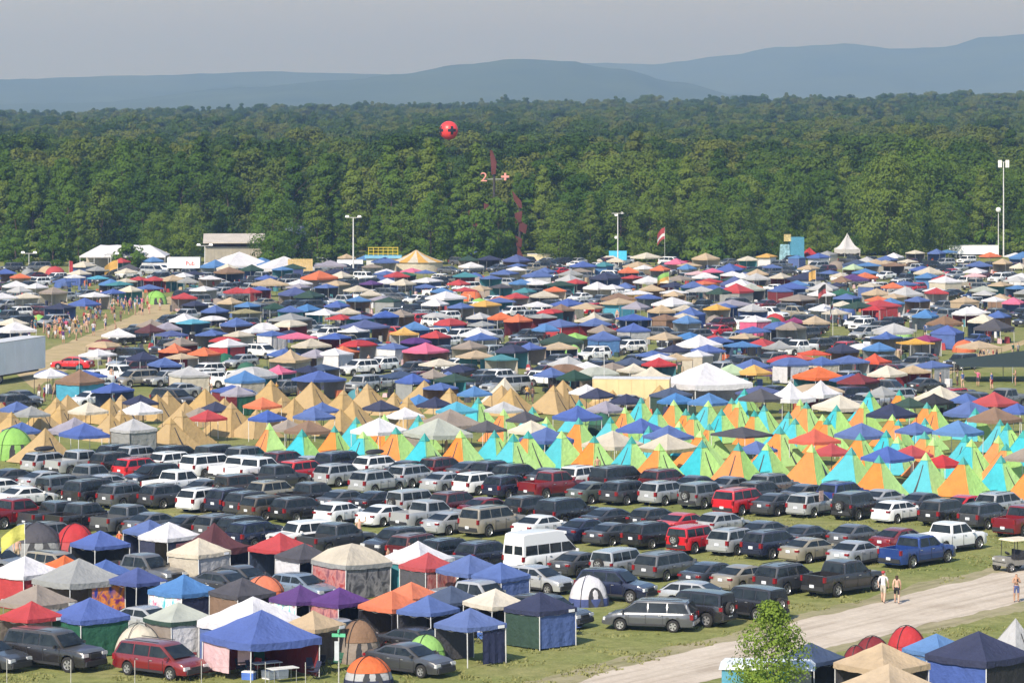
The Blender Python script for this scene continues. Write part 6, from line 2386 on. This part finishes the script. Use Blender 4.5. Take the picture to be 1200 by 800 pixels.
# pop-up camper below the young tree
b = at(900, 850)
t = thing('pop_up_camper', ((900 - 600) / F * 160.8, 161.2, 0), R(-6), 'white pop-up camper with cyan and lime side panels below the young tree', 'camper')
obj("body", MB().box((0, 0, .75), (4.2, 2.1, .7), 0, .98).mesh("body", [simple('camper_white', (.62, .68, .70), .5)]), t)
obj("roof", MB().box((0, 0, 2.30), (4.5, 2.3, .22), 0, .90).mesh("roof", [simple('camper_roof', (.66, .70, .74), .5)]), t)
for k, c in enumerate(('cyan', 'lime', 'cyan', 'grey')):
    obj("side_panel", MB().box((-1.6 + k * 1.06, -1.02, 1.66), (1.02, .04, 1.06)).mesh("side_panel", [fabric(c)]), t)
for sx in (-.5, .5):
    for sy in (-.95, .95):
        obj("wheel", CARLIB['hatch'][0][[p[0] for p in CARLIB['hatch'][0]].index('wheel')][1], t, (sx, sy, .32))

# utility cart with a tan roof at the right edge
b = at(1189, 668)
t = thing('utility_cart', b, R(215), 'open utility cart with tan roof driving on the dirt road', 'cart')
obj("body", MB().box((0, 0, .55), (2.6, 1.25, .30), 0, .96).box((1.05, 0, .80), (.60, 1.2, .30), 0, .85).box((-.95, 0, .82), (.95, 1.25, .28), 0, 1.02).mesh("body", [simple('cart_body', (.20, .19, .17), .5)]), t)
obj("seat", MB().box((-.05, 0, .80), (.50, 1.05, .16)).box((-.30, 0, 1.05), (.12, 1.05, .45)).mesh("seat", [TRIM]), t)
obj("roof", MB().box((-.15, 0, 1.95), (1.75, 1.35, .10), 0, .92).mesh("roof", [simple('cart_roof', (.62, .54, .40), .6)]), t)
for sx, sy in ((-.85, -.58), (-.85, .58), (.60, -.58), (.60, .58)):
    obj("roof_post", MB().tube((sx, sy, .7), (sx * .9, sy, 1.92), .025, .025, 6).mesh("roof_post", [DARKSTEEL]), t)
wmesh = CARLIB['hatch'][0][[p[0] for p in CARLIB['hatch'][0]].index('wheel')][1]
for sx in (-.85, .92):
    for sy in (-.62, .62):
        obj("wheel", wmesh, t, (sx, sy, .30), 0, (.92, 1, .92))
obj("steering_wheel", MB().tube((.38, -.28, 1.05), (.34, -.28, 1.10), .17, .17, 12).mesh("steering_wheel", [TRIM]), t)
for sy in (-.45, .45):
    obj("headlight", MB().box((1.36, sy, .80), (.06, .18, .12)).mesh("headlight", [CLEARL]), t)

# people on the road
q = at(1035, 706)
man = person(q.x, q.y, R(160), 2, 'white', 'beige', 0, 0, 1.84, label='person in white T-shirt, pale shorts and red cap walking on the road')
m = MB()
m.lathe([(.105, 0), (.11, .05), (.085, .11), (.004, .135)], 12)
m.box((0, -.15, .01), (.15, .13, .02))
obj("cap", m.mesh("cap", [fabric('red')], 60), man, (0, -.01, 1.665))
q = at(1051, 707)
wom = person(q.x, q.y, R(170), 1, 'pale pink', 'black', 0, 0, 1.70, bare=True, label='person in black shorts with long brown hair walking beside the red cap')
m = MB()
for j in range(5):
    for i in range(7):
        a = math.pi * i / 6
        m.v.append((.095 * math.cos(a) * (1 - .12 * j / 4), .05 + .075 * math.sin(a) - .01 * j, 1.70 - j * .095))
for j in range(4):
    for i in range(6):
        a = j * 7 + i
        m.f.append((a, a + 1, a + 8, a + 7))
        m.m.append(0)
obj("hair", m.mesh("hair", [HAIR[0]], 60), wom)
q = at(1191, 705)
w2 = person(q.x, q.y, R(5), 4, 'tan', 'periwinkle blue', 1, 0, 1.70, bare=True, label='person in blue denim skirt holding a phone on the road')
obj("phone", MB().box((0, -.33, 1.36), (.09, .02, .16)).mesh("phone", [TRIM]), w2)

# crowds: left track, right strip, and between the tents
rnd = random.Random(31)
GR = 'people in the camp crowd'
spots = []
for _ in range(52):
    u = rnd.random()
    spots.append((30 + u * 145 + rnd.uniform(-16, 16), 398 - u * 40 + rnd.uniform(-9, 8), 'near the dirt track'))
for _ in range(34):
    spots.append((88 + rnd.gauss(0, 20), 388 + rnd.gauss(0, 7), 'near the dirt track'))
for _ in range(12):
    spots.append((150 + rnd.uniform(-20, 30), 366 + rnd.uniform(-8, 4), 'near the dirt track'))
for (px, py) in [(1149, 420), (1153, 421), (1158, 419), (1164, 420), (1168, 421), (1187, 419), (1193, 419), (1122, 452), (1128, 455), (1146, 453), (1162, 456), (1190, 452), (1070, 452), (1076, 456), (1090, 452), (1102, 455)]:
    spots.append((px, py, 'on the grass strip beside the dark netting'))
for (px, py) in [(46, 470), (52, 471), (64, 469), (93, 466), (98, 467), (106, 467), (523, 536), (860, 412), (866, 413), (872, 412), (884, 411), (618, 470), (624, 472), (240, 340), (250, 341), (262, 342), (275, 340), (248, 470), (140, 469)]:
    spots.append((px, py, 'between the tents'))
for _ in range(46):
    px, py = rnd.uniform(20, 1190), rnd.uniform(330, 480)
    q = at(px, py)
    if free(q.x, q.y, -.6):
        spots.append((px, py, 'between the tents'))
for (px, py) in [(455, 672), (300, 772), (330, 774), (20, 660), (560, 742), (700, 560), (1010, 548), (905, 548), (640, 545), (1120, 800), (480, 668), (140, 650)]:
    spots.append((px, py, 'between canopies and cars'))
for (px, py, zn) in spots:
    q = at(px, py)
    top, bot = rnd.choice(CLOTHES), rnd.choice(['navy', 'black', 'tan', 'blue', 'white', 'dark grey', 'red'])
    bare = rnd.random() < .30
    person(q.x, q.y, rnd.uniform(0, 6.28), rnd.randrange(6), top, bot, rnd.choice([0, 0, 0, 1, 1, 2]), rnd.choice([0, 0, 1, 2]), rnd.uniform(1.6, 1.85), bare,
           'bare-chested person in %s shorts %s' % (bot, zn) if bare else 'person in %s top and %s shorts %s' % (top, bot, zn), 'people ' + zn)
q = at(421, 637)
person(q.x, q.y, R(20), 5, 'pale pink', 'navy', 0, 1, 1.75, True, 'bare-chested person waving an arm behind the beige canopy')

# ================================================================== LABELS from what stands next to each thing
import collections
bykind = collections.defaultdict(list)
for r, desc, cat, zone in ITEMS:
    bykind[cat].append((r.location.x, r.location.y, desc, r))
allnb = bykind['car'] + bykind['canopy'] + [t2 for t2 in bykind['tent']]
PREF = {'car': ' parked next to ', 'canopy': ' beside ', 'tent': ' pitched beside ', 'chair': ' beside ', 'cooler': ' beside ', 'table': ' beside '}
for r, desc, cat, zone in ITEMS:
    if 'group' not in r:
        r['group'] = {'car': 'vehicles', 'canopy': 'canopies', 'tent': 'tents', 'chair': 'chairs', 'cooler': 'coolers', 'table': 'tables'}[cat] + ' ' + zone
    if 'label' in r:
        continue
    x, y = r.location.x, r.location.y
    pool = bykind['car'] + bykind['canopy'] if cat != 'tent' else bykind['canopy']
    if cat == 'canopy' and zone == FAR:
        pool = bykind['canopy']
    nb = None
    bd = 1e9
    for (a, b2, d2, r2) in pool:
        if r2 is r or d2.split(' with')[0] == desc.split(' with')[0]:
            continue
        q = (a - x) ** 2 + ((b2 - y) * .5) ** 2
        if q < bd:
            bd, nb = q, d2
    short = nb.split(' with')[0]
    lab = desc.strip() + PREF[cat] + an(short.strip())
    if len((lab + ' ' + zone).split()) <= 16:
        lab = lab + ' ' + zone
    r['label'] = lab
